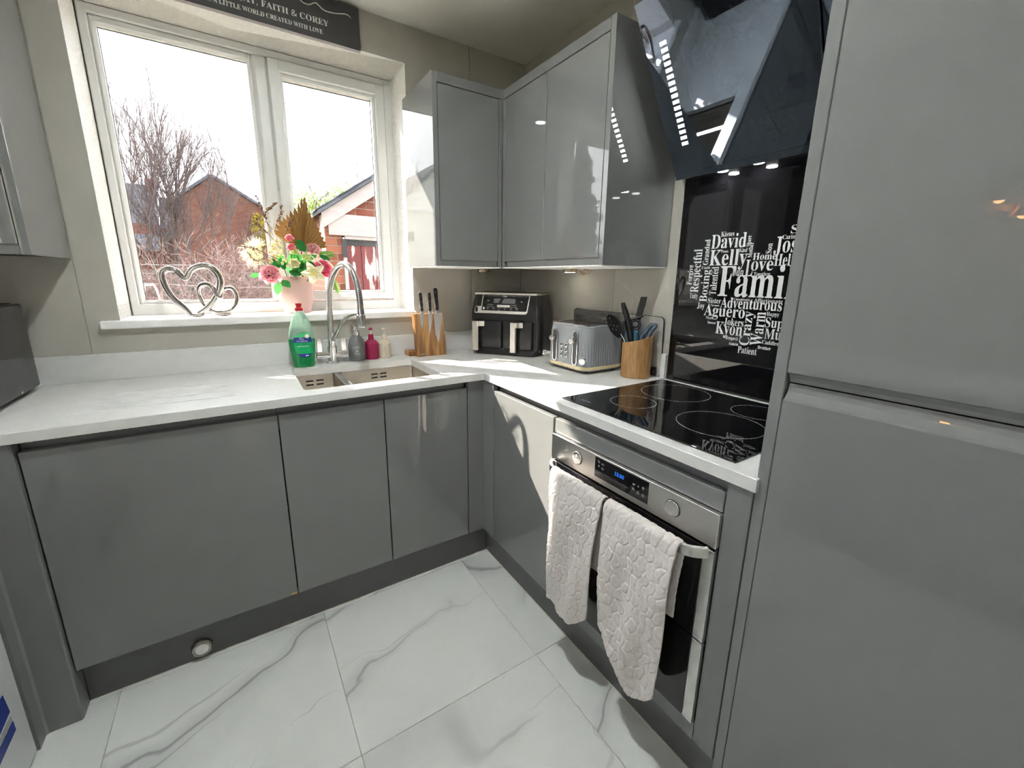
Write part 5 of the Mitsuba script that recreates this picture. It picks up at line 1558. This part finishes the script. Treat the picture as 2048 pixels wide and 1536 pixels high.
part(k, 'stalk', tube([VC + np.array([0.02, 0.02, 0.06]), (VC + pb) / 2 + np.array([0.02, 0.02, 0.03]), pb + np.array([0, 0.002, 0.02])], 0.003, 7), DRY, True)


def sprig(label, pts, side, name='dried_sprig', seedn=60, r=0.0034):
    k = thing(name, label, 'dried sprig')
    q = spline([fpos(*a) for a in pts], 40)
    part(k, 'stalk', tube(q, 0.0012, 5), DRY, True)
    g = np.random.default_rng(seedn)
    bb = []
    for i in range(seedn):
        t = 0.35 + 0.65 * g.random()
        c = q[int(t * 39)] + g.normal(size=3) * 0.0038
        bb.append(sph(c, r * g.uniform(0.5, 1.0), 1))
    part(k, 'seed_head', cat(*bb), DRY, True, kind='stuff')


sprig('tall dried brown sprig at the top left of the bouquet', [(440, 620, 0.02), (395, 480, 0.02), (350, 300, 0.02), (305, 160, 0.02)], 1, seedn=66)
sprig('forked dried brown sprig left of the palm fan', [(440, 560, 0.04), (380, 400, 0.035), (445, 310, 0.03), (530, 240, 0.03)], 1, seedn=62)
sprig('dried brown sprig in front of the palm fan', [(560, 640, 0.06), (600, 530, 0.06), (640, 460, 0.06), (660, 430, 0.06)], 1, seedn=48)
sprig('dried brown sprig bending right, beside the window mullion', [(470, 560, 0.03), (520, 430, 0.03), (560, 330, 0.03), (560, 260, 0.03)], 1, seedn=44)
sprig('short dried brown sprig above the white pampas bloom', [(440, 680, 0.05), (380, 600, 0.05), (310, 530, 0.05), (260, 480, 0.05)], 1, seedn=52)
sprig('dark dried sprig lying across the white pampas bloom', [(440, 900, 0.115), (330, 850, 0.115), (200, 790, 0.115), (60, 775, 0.11)], 1, seedn=54, r=0.0024)
sprig('dark dried sprig below the white pampas bloom, over the pink rose', [(440, 930, 0.12), (330, 890, 0.12), (240, 930, 0.12), (150, 830, 0.115)], 1, seedn=50, r=0.0024)

# ------------------------------------------------------------------ left side: microwave, washing machine
mw = thing('microwave', 'black microwave oven on the worktop at the left edge', 'microwave')
part(mw, 'case', box(-2.46, -2.085, -0.53, -0.068, WT + 0.012, 1.218, 0.006), BLKM)
part(mw, 'front', box(-2.085, -2.066, -0.528, -0.070, WT + 0.014, 1.216, 0.005), BLKGLASS)
for x, y in ((-2.43, -0.5), (-2.43, -0.1), (-2.12, -0.5), (-2.12, -0.1)):
    part(mw, 'foot', cyl([x, y, WT + 0.0005], [x, y, WT + 0.0125], 0.012, 16), BLKM)
part(mw, 'mark', box(-2.0662, -2.0655, -0.2255, -0.2205, 0.940, 0.9465), PRINT)
wm = thing('washing_machine', 'white washing machine with a blue sticker, in the bottom left corner', 'washing machine')
WMW = gloss('mat_appliance_white', (0.72, 0.74, 0.75), 0.08)
part(wm, 'body', box(-2.62, -2.068, -1.262, -0.664, 0.006, 0.884, 0.012), WMW)
dd = lathe([[0.0, 0.0], [0.175, 0.0], [0.175, 0.02], [0.150, 0.032], [0.130, 0.028], [0.120, 0.018], [0.0, 0.018]], 56)
dd.apply_transform(np.array([[0, 0, 1, -2.0677], [1, 0, 0, -0.963], [0, 1, 0, 0.47], [0, 0, 0, 1.0]]))
part(wm, 'door', dd, metal('mat_wm_ring', (0.6, 0.62, 0.64), 0.15), 35)
part(wm, 'detergent_drawer', box(-2.0682, -2.062, -0.86, -0.70, 0.76, 0.86, 0.003), WMW)
STB = pr('mat_sticker_blue', (0.01, 0.03, 0.22), 0.4)
k = part(wm, 'sticker', yz(Polygon([(-0.735, 0.215), (-0.742, 0.275), (-0.86, 0.275), (-0.86, 0.20)]), -2.0679, -2.0668), STB, label='blue sticker')
part(k, 'stripe', yz(Polygon([(-0.733, 0.155), (-0.735, 0.185), (-0.86, 0.180), (-0.86, 0.150)]), -2.0679, -2.0668), STB)
part(k, 'stripe', yz(Polygon([(-0.736, 0.188), (-0.737, 0.205), (-0.86, 0.196), (-0.86, 0.182)]), -2.0679, -2.0668), PRINTG)
lc = thing('base_cabinet', 'grey base cabinet beyond the washing machine, out of the photo', 'cabinet')
part(lc, 'carcass', box(-2.62, -2.10, -2.58, -1.27, ZD0, 0.888), DGREY)
part(lc, 'door', box(-2.10, -2.076, -1.92, -1.272, ZD0, ZD1, 0.0015), GREY)
part(lc, 'door', box(-2.10, -2.076, -2.57, -1.924, ZD0, ZD1, 0.0015), GREY)

# ------------------------------------------------------------------ outside the window
GZ = -0.35
struct('ground', box(-60, 60, 0.31, 90, GZ - 0.1, GZ), pr('mat_ground', P(lambda p, n, uv: mix((0.10, 0.11, 0.06), (0.17, 0.16, 0.11), fbm(p.x * 2, p.y * 2, 0, 4))), 0.95), 'garden ground outside the window', 'ground')
struct('ground_rear', box(-60, 60, -60, YB - 0.21, GZ - 0.1, -0.06), 'mat_ground', 'paved yard behind the house, out of the photo', 'ground')
struct('ground_side', box(-60, XL - 0.21, YB - 0.2, 0.30, GZ - 0.1, -0.06), 'mat_ground', 'paved yard beside the house, out of the photo', 'ground')


def brickfn(c1, c2, mort, h=0.075, w=0.225):
    def fn(p, n, uv):
        u = dr.select(dr.abs(n.y) > 0.5, p.x, p.y)
        row = dr.floor(p.z / h)
        uu = u / w + 0.5 * (row - 2 * dr.floor(row / 2))
        fz, fu = p.z / h - row, uu - dr.floor(uu)
        m = dr.minimum(dr.minimum(fz, 1 - fz) * h, dr.minimum(fu, 1 - fu) * w)
        c = mix(c1, c2, crand(dr.floor(uu), row, 5))
        return mix(mort, c, sstep(0.004, 0.008, m))
    return P(fn)


BRICKF = pr('mat_far_brick', brickfn((0.115, 0.040, 0.027), (0.165, 0.065, 0.044), (0.15, 0.10, 0.08)), 0.9)
SLATEF = pr('mat_far_slate', P(lambda p, n, uv: mix((0.060, 0.068, 0.088), (0.115, 0.125, 0.15), crand(dr.floor(p.x / 0.3 + 0.5 * dr.floor(p.z / 0.14)), dr.floor(p.z / 0.14), 2))), 0.7)
RENDERW = pr('mat_render_white', (0.62, 0.62, 0.60), 0.8)
FASCIA = pr('mat_fascia', P(lambda p, n, uv: mix((0.36, 0.315, 0.315), (0.43, 0.385, 0.385), fbm(p.x * 8, p.y * 8, p.z * 25, 3))), 0.6)
PANEM = gloss('mat_far_pane', (0.02, 0.025, 0.03), 0.05)


def gable_house(key, xl, xr, xa, ze_l, ze_r, za, y0, y1, wall, roof, over=0.15):
    part(key, 'walls', xz(Polygon([(xl, GZ), (xr, GZ), (xr, ze_r), (xa, za), (xl, ze_l)]), y0, y1), wall)
    for (xe, ze) in ((xl, ze_l), (xr, ze_r)):
        sgn = -1 if xe < xa else 1
        d = np.array([xe - xa, ze - za])
        d /= np.linalg.norm(d)
        nrm = np.array([-d[1], d[0]]) * (1 if sgn > 0 else -1)
        nrm = nrm if nrm[1] > 0 else -nrm
        e = np.array([xe, ze]) + d * 0.25
        a = np.array([xa, za])
        poly = Polygon([a + nrm * 0.02, e + nrm * 0.02, e + nrm * 0.14, a + nrm * 0.14])
        part(key, 'roof', xz(poly, y0 - over, y1 + over), roof)


h1 = thing('house', 'red brick house gable with a pointed roof, behind the bare shrub', 'house')
gable_house(h1, -3.85, 1.0, -1.867, 4.70, 4.50, 6.28, 26.0, 29.5, BRICKF, SLATEF)
h2 = thing('house', 'dark slate-roofed house left of the brick gable', 'house')


def slope_roof(key, x0, x1, yf, zf, yb, zb):
    v = np.array([[x0, yf, zf], [x1, yf, zf], [x1, yb, zb], [x0, yb, zb]])
    lo = v - [0, 0, 0.12]
    m = trimesh.convex.convex_hull(np.vstack([v, lo]))
    part(key, 'roof', m, SLATEF)


part(h2, 'walls', box(-12, -4.95, 31.2, 37, GZ, 4.2), BRICKF)
part(h2, 'walls', box(-4.94, -3.5, 31.8, 37, GZ, 4.0), BRICKF)
slope_roof(h2, -12.2, -4.90, 30.6, 2.8, 33.5, 6.70)
slope_roof(h2, -4.90, -3.4, 31.4, 3.4, 34.0, 6.12)
part(h2, 'chimney', box(-5.4, -4.95, 33.2, 33.8, 6.0, 7.05), BRICKF)
h3 = thing('house', 'white rendered house with a slate roof, seen only reflected in the wall cabinet side', 'house')
gable_house(h3, -10.4, -5.9, -8.2, 4.14, 4.14, 6.2, 16.0, 24.0, RENDERW, SLATEF)
wn = part(h3, 'window', frame_mesh(-6.75, -6.35, 2.75, 3.25, 0.05, 15.94, 16.0), UPVC)
part(wn, 'pane', box(-6.70, -6.40, 15.97, 15.99, 2.80, 3.20), PANEM)
part(h3, 'gutter', box(-10.5, -5.8, 15.85, 15.95, 4.08, 4.16), UPVC)

# brick garage with white bargeboards close on the right
ga = thing('garage', 'brick garage with white boards and a worn dark red door, close outside the right pane', 'garage')
GY = 2.8
XA, ZA, SLP = 1.05, 3.085, 0.675
MORT = pr('mat_mortar', (0.36, 0.30, 0.26), 0.95)
roofz = lambda x: ZA - SLP * abs(x - XA)
gwall = Polygon([(-0.60, GZ), (2.70, GZ), (2.70, roofz(2.70) - 0.02), (XA, ZA - 0.02), (-0.60, roofz(-0.60) - 0.02)])
dhole = sbox(-0.43, GZ, 2.53, 1.742)
part(ga, 'wall', xz(gwall.difference(dhole), GY + 0.006, GY + 0.22), MORT)
part(ga, 'wall', cat(box(-0.60, -0.40, GY + 0.22, 8.0, GZ, roofz(-0.60)), box(2.5, 2.70, GY + 0.22, 8.0, GZ, roofz(2.7)), box(-0.6, 2.7, 7.8, 8.0, GZ, 1.9)), BRICKF)
bms = [pr(f'mat_brick_{i}', c, 0.9) for i, c in enumerate((S(122, 68, 52), S(134, 78, 58), S(110, 60, 46), S(142, 88, 68)))]
gb_area = gwall.difference(sbox(-0.435, GZ, 2.535, 1.96))
row, z = 0, GZ + 0.004
while z < 3.05:
    x = -0.60 - (0.1125 if row % 2 else 0.0)
    while x < 2.70:
        q = sbox(x + 0.005, z, x + 0.220, z + 0.069).intersection(gb_area)
        if not q.is_empty and q.area > 0.0015:
            part(ga, 'brick', xz(q if q.geom_type == 'Polygon' else max(q.geoms, key=lambda g_: g_.area), GY - rng.uniform(0, 0.003), GY + 0.008), bms[int(rng.integers(4))])
        x += 0.225
    row += 1
    z += 0.0795
for sgn in (-1, 1):
    d = np.array([sgn, -SLP]) / math.hypot(1, SLP)
    e = np.array([XA, ZA]) + d * (2.02 if sgn < 0 else 2.05)
    up2 = np.array([0, 1.0])
    a = np.array([XA, ZA])
    part(ga, 'bargeboard', xz(Polygon([a + up2 * 0.0, e, e - up2 * 0.155, a - up2 * 0.155]), GY - 0.06, GY - 0.03), FASCIA)
    part(ga, 'roof', xz(Polygon([a + up2 * 0.005, e + d * 0.05 + up2 * 0.005, e + d * 0.05 + up2 * 0.045, a + up2 * 0.045]), GY - 0.10, 8.1), SLATEF)
    for i in range(9):
        q0, q1 = a + d * (0.23 * i), a + d * (0.23 * i + 0.26)
        part(ga, 'roof_slate', xz(Polygon([q0 + up2 * 0.047, q1 + up2 * 0.052, q1 + up2 * 0.066, q0 + up2 * 0.056]), GY - 0.115, GY + 0.25), SLATEF)
part(ga, 'tie_board', box(-0.56, 2.66, GY - 0.045, GY - 0.012, 1.742, 1.956), FASCIA)
part(ga, 'lintel', box(-0.40, 2.50, GY - 0.03, GY + 0.02, 1.709, 1.741), FASCIA)
part(ga, 'door_post', box(-0.428, -0.392, GY - 0.02, GY + 0.05, GZ, 1.708), FASCIA)
part(ga, 'door_post', box(2.49, 2.53, GY - 0.02, GY + 0.05, GZ, 1.708), FASCIA)
IRON = pr('mat_iron', (0.035, 0.036, 0.04), 0.6)
part(ga, 'hinge', box(-0.437, -0.388, GY - 0.028, GY - 0.021, 1.515, 1.706), IRON, label='black hinge plate')
part(ga, 'hinge', box(-0.386, 0.60, GY + 0.006, GY + 0.012, 1.645, 1.704), IRON, label='black strap hinge')


def redfn(p, n, uv):
    peel = sstep(0.60, 0.72, fbm(p.x * 22, p.z * 5, 1.0, 4) - 0.16 * dr.abs(p.x + 0.18) + 0.10 * sstep(1.65, 1.3, p.z))
    return mix(mix((0.13, 0.025, 0.028), (0.20, 0.045, 0.045), fbm(p.x * 12, p.z * 3, 0, 3)), (0.55, 0.42, 0.42), peel)


REDD = pr('mat_red_door', P(redfn), 0.6)
for i in range(18):
    x0 = -0.390 + 0.157 * i
    part(ga, 'door_board', box(x0 + 0.002, min(x0 + 0.155, 2.489), GY + 0.013, GY + 0.035, GZ + 0.03, 1.708, 0.002), REDD)

# fence
fe = thing('fence', 'grey wooden panel fence across the end of the garden', 'fence')
FENM = pr('mat_fence', P(lambda p, n, uv: mix((0.085, 0.09, 0.09), (0.14, 0.145, 0.14), fbm(p.x * 3, p.z * 40, 0, 3))), 0.9)
bl_ = []
for i in range(17):
    z = GZ + 0.05 + i * 0.098
    v = box(-7.0, -0.65, 7.50, 7.512, z, z + 0.112)
    v.apply_transform(trimesh.transformations.rotation_matrix(-0.06, [1, 0, 0], [0, 7.5, z]))
    part(fe, 'board', v, FENM)
for i in range(25):
    x = -6.9 + i * 0.25
    part(fe, 'batten', box(x, x + 0.035, 7.482, 7.498, GZ, 1.335), FENM)
part(fe, 'capping', box(-7.0, -0.65, 7.47, 7.53, 1.335, 1.365), FENM)

BARK = pr('mat_bark', P(lambda p, n, uv: mix((0.09, 0.07, 0.06), (0.15, 0.12, 0.105), noise(p.x * 30, p.y * 30, p.z * 10))), 0.9)
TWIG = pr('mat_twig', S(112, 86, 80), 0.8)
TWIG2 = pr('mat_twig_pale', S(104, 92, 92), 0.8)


def grow(base, d0, L0, r0, depth, g, spread, kids, ups, segs, taper_=0.72):
    """Branching twigs: list of (points, radii, level)."""
    out = []

    def rec(p, d, L, r, lev):
        n = 4
        q = [p]
        dd = d.copy()
        for i in range(n):
            dd = dd + g.normal(size=3) * 0.10 + np.array([0, 0, ups])
            dd /= np.linalg.norm(dd)
            q.append(q[-1] + dd * L / n)
        out.append((np.array(q), np.linspace(r, r * 0.62, n + 1), lev))
        if lev >= depth:
            return
        for k in range(kids[lev]):
            t = g.uniform(0.35, 1.0) if k else 1.0
            s = q[int(round(t * n))]
            a = g.normal(size=3)
            a -= dd * (a @ dd)
            a /= np.linalg.norm(a) + 1e-9
            nd = dd + a * g.uniform(0.35, 1.0) * spread
            nd /= np.linalg.norm(nd)
            rec(s, nd, L * taper_ * g.uniform(0.75, 1.15), r * 0.60, lev + 1)
    rec(np.array(base, float), np.array(d0, float), L0, r0, 0)
    return out


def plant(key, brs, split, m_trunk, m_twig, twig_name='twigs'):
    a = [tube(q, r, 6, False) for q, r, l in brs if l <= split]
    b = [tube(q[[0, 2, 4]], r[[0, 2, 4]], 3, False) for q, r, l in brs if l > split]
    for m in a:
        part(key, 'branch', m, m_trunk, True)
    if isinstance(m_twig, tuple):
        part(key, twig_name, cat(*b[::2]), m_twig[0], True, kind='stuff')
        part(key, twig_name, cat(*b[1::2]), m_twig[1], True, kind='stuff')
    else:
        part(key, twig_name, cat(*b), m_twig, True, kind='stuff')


g = np.random.default_rng(5)
tr = thing('bare_tree', 'tall bare winter tree with upright branches, behind the shrub', 'tree')
brs = []
for i in range(9):
    a = -0.9 + 0.225 * i
    brs += grow((-2.75, 11.0, GZ + 0.4), (0.50 * math.sin(a), 0.15 * math.cos(3 * a), 1.0), 2.75 * (1 - 0.10 * abs(i - 4) / 4), 0.028, 4, g, 0.60, (5, 6, 5, 3), 0.08, 4, 0.55)
plant(tr, brs, 0, BARK, TWIG2)
part(tr, 'trunk', tube([[-2.75, 11, GZ], [-2.75, 11, GZ + 0.5]], [0.13, 0.10], 10), BARK, True)
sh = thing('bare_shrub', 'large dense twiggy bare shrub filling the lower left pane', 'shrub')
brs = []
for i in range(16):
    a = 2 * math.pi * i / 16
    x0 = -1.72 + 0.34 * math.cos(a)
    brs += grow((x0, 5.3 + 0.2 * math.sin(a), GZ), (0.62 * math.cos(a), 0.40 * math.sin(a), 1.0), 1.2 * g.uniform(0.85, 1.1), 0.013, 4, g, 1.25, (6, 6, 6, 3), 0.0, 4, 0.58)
plant(sh, brs, 0, BARK, (TWIG, pr('mat_twig_painted_sun', S(176, 160, 158), 0.7)))  # paler half of the twigs has sunlight put into its colour


def foliage(key, name, centre, rad, n, size, m, g, cone=False):
    ps = []
    for i in range(n):
        d = g.normal(size=3)
        d /= np.linalg.norm(d)
        if cone:
            t = g.random() ** 0.8
            a = g.uniform(0, 2 * math.pi)
            lump = 0.75 + 0.25 * math.sin(a * 3 + t * 25) + 0.15 * math.sin(t * 60)
            rr = rad[0] * (1 - t) ** 0.75 * lump * g.uniform(0.55, 1.05)
            c = np.array(centre) + np.array([rr * math.cos(a), rr * math.sin(a), rad[2] * t])
        else:
            c = np.array(centre) + d * np.array(rad) * g.random() ** 0.4
        u_ = g.normal(size=3)
        u_ /= np.linalg.norm(u_)
        w_ = np.cross(u_, d)
        w_ /= np.linalg.norm(w_) + 1e-9
        s = size * g.uniform(0.6, 1.3)
        ps.append((np.array([c - u_ * s, c + w_ * s * 0.45, c + u_ * s, c - w_ * s * 0.45]), np.array([(0, 1, 2), (0, 2, 3)])))
    part(key, name, assemble(ps), m, False, kind='stuff')


LEAFO = pthin('mat_leaf_outside', S(128, 150, 62), 0.8)
LEAFD = pthin('mat_leaf_dark', S(52, 66, 46), 0.4)
LEAFY = pthin('mat_leaf_yellow', S(168, 150, 62), 0.7)
gt = thing('garden_tree', 'light green wispy tree rising behind the garage roof', 'tree')
foliage(gt, 'foliage', (0.45, 9.3, 2.75), (0.75, 0.5, 0.62), 3600, 0.030, LEAFO, g)
foliage(gt, 'foliage', (1.05, 9.3, 3.1), (0.45, 0.4, 0.55), 1300, 0.028, LEAFO, g)
brs = []
for x, dx, L in ((0.2, -0.35, 1.0), (0.45, -0.1, 1.1), (0.95, 0.05, 1.35), (1.05, 0.0, 1.6), (1.3, 0.2, 1.2)):
    brs += grow((x, 9.3, 1.9), (dx, 0.0, 1.0), L, 0.016, 3, g, 0.8, (6, 5, 4), 0.02, 4, 0.36)
plant(gt, brs, 0, TWIG2, TWIG2)
part(gt, 'trunk', tube([[0.8, 9.3, GZ], [0.85, 9.3, 1.6], [0.9, 9.3, 2.4]], [0.12, 0.09, 0.05], 10), BARK, True)
iv = thing('ivy', 'yellow-green ivy growing on the corner of the brick gable house', 'ivy')
foliage(iv, 'foliage', (0.05, 25.6, 3.7), (0.45, 0.3, 0.95), 1300, 0.10, LEAFY, g)
part(iv, 'stem', tube([[0.1, 25.9, GZ], [0.05, 25.88, 2.0], [0.0, 25.86, 3.8]], [0.06, 0.05, 0.02], 7), BARK, True)
cf = thing('conifer', 'tall dark conifer, seen only reflected in the wall cabinet door', 'conifer')
foliage(cf, 'foliage', (-8.55, 8.3, 0.2), (1.25, 1.2, 5.3), 9000, 0.085, LEAFD, g, True)
part(cf, 'trunk', tube([[-8.55, 8.3, GZ], [-8.55, 8.3, 4.6]], [0.16, 0.03], 8), BARK, True)
WIRE = pr('mat_wire_white', (0.62, 0.64, 0.66), 0.5)
for (za, zb), lb in (((1.452, 1.505), 'upper thin pale washing line across the garden'), ((1.215, 1.160), 'lower thin pale washing line across the garden')):
    xs = np.linspace(-4.2, -0.5, 24)
    zz = np.interp(xs, [-2.42, -1.0], [za, zb]) - 0.02 * np.sin(np.pi * np.clip((xs + 2.6) / 2, 0, 1))
    obj('washing_line', tube(np.c_[xs, np.full(24, 5.9 if za > 1.4 else 4.6), zz], 0.004, 6), WIRE, lb, 'washing line', True)
gc = thing('garden_chair', 'pale tubular garden chair back at the lower left of the window', 'chair')
for q in ([[-2.31, 4.0, GZ], [-2.31, 4.0, 1.14], [-2.285, 4.0, 1.20], [-2.22, 4.0, 1.20], [-2.195, 4.0, 1.14], [-2.175, 4.0, GZ]], [[-2.40, 4.05, GZ], [-2.40, 4.05, 1.02]]):
    part(gc, 'tube', tube(spline(q, 40) if len(q) > 2 else q, 0.013, 8), WIRE, True)
part(gc, 'slat', box(-2.30, -2.19, 4.0, 4.01, 0.98, 1.02), WIRE)
part(gc, 'slat', box(-2.30, -2.18, 4.0, 4.01, 0.86, 0.90), WIRE)

# ------------------------------------------------------------------ copper wall lamp on the left wall: it shows as a warm glint in the tall cabinet
wl = thing('wall_lamp', 'copper wall lamp with glowing bulbs, seen only as a warm reflection in the tall cabinet', 'lamp')
COPP = metal('mat_lamp_copper', (0.78, 0.44, 0.26), 0.15)
scene['mat_bulb'] = {'type': 'diffuse', 'reflectance': rgb(0.7, 0.6, 0.5)}
part(wl, 'back_plate', box(XL + 0.0005, XL + 0.012, -1.78, -1.60, 1.63, 1.70, 0.003), COPP)
for y, z in ((-1.74, 1.63), (-1.66, 1.70)):
    part(wl, 'arm', tube(spline([[XL + 0.012, y, z], [XL + 0.06, y, z + 0.03], [XL + 0.10, y, z + 0.02]], 14), 0.006, 8), COPP, True)
    part(wl, 'shade', lathe([[0.012, 0.02], [0.045, -0.035], [0.047, -0.035], [0.014, 0.022]], 28).apply_translation((XL + 0.10, y, z)), COPP, 30)
    part(wl, 'bulb', mikit.ply(sph((XL + 0.10, y, z - 0.026), 0.018, 2), 'mat_bulb', True, emitter={'type': 'area', 'radiance': rgb(0.7, 0.36, 0.13)}), None)
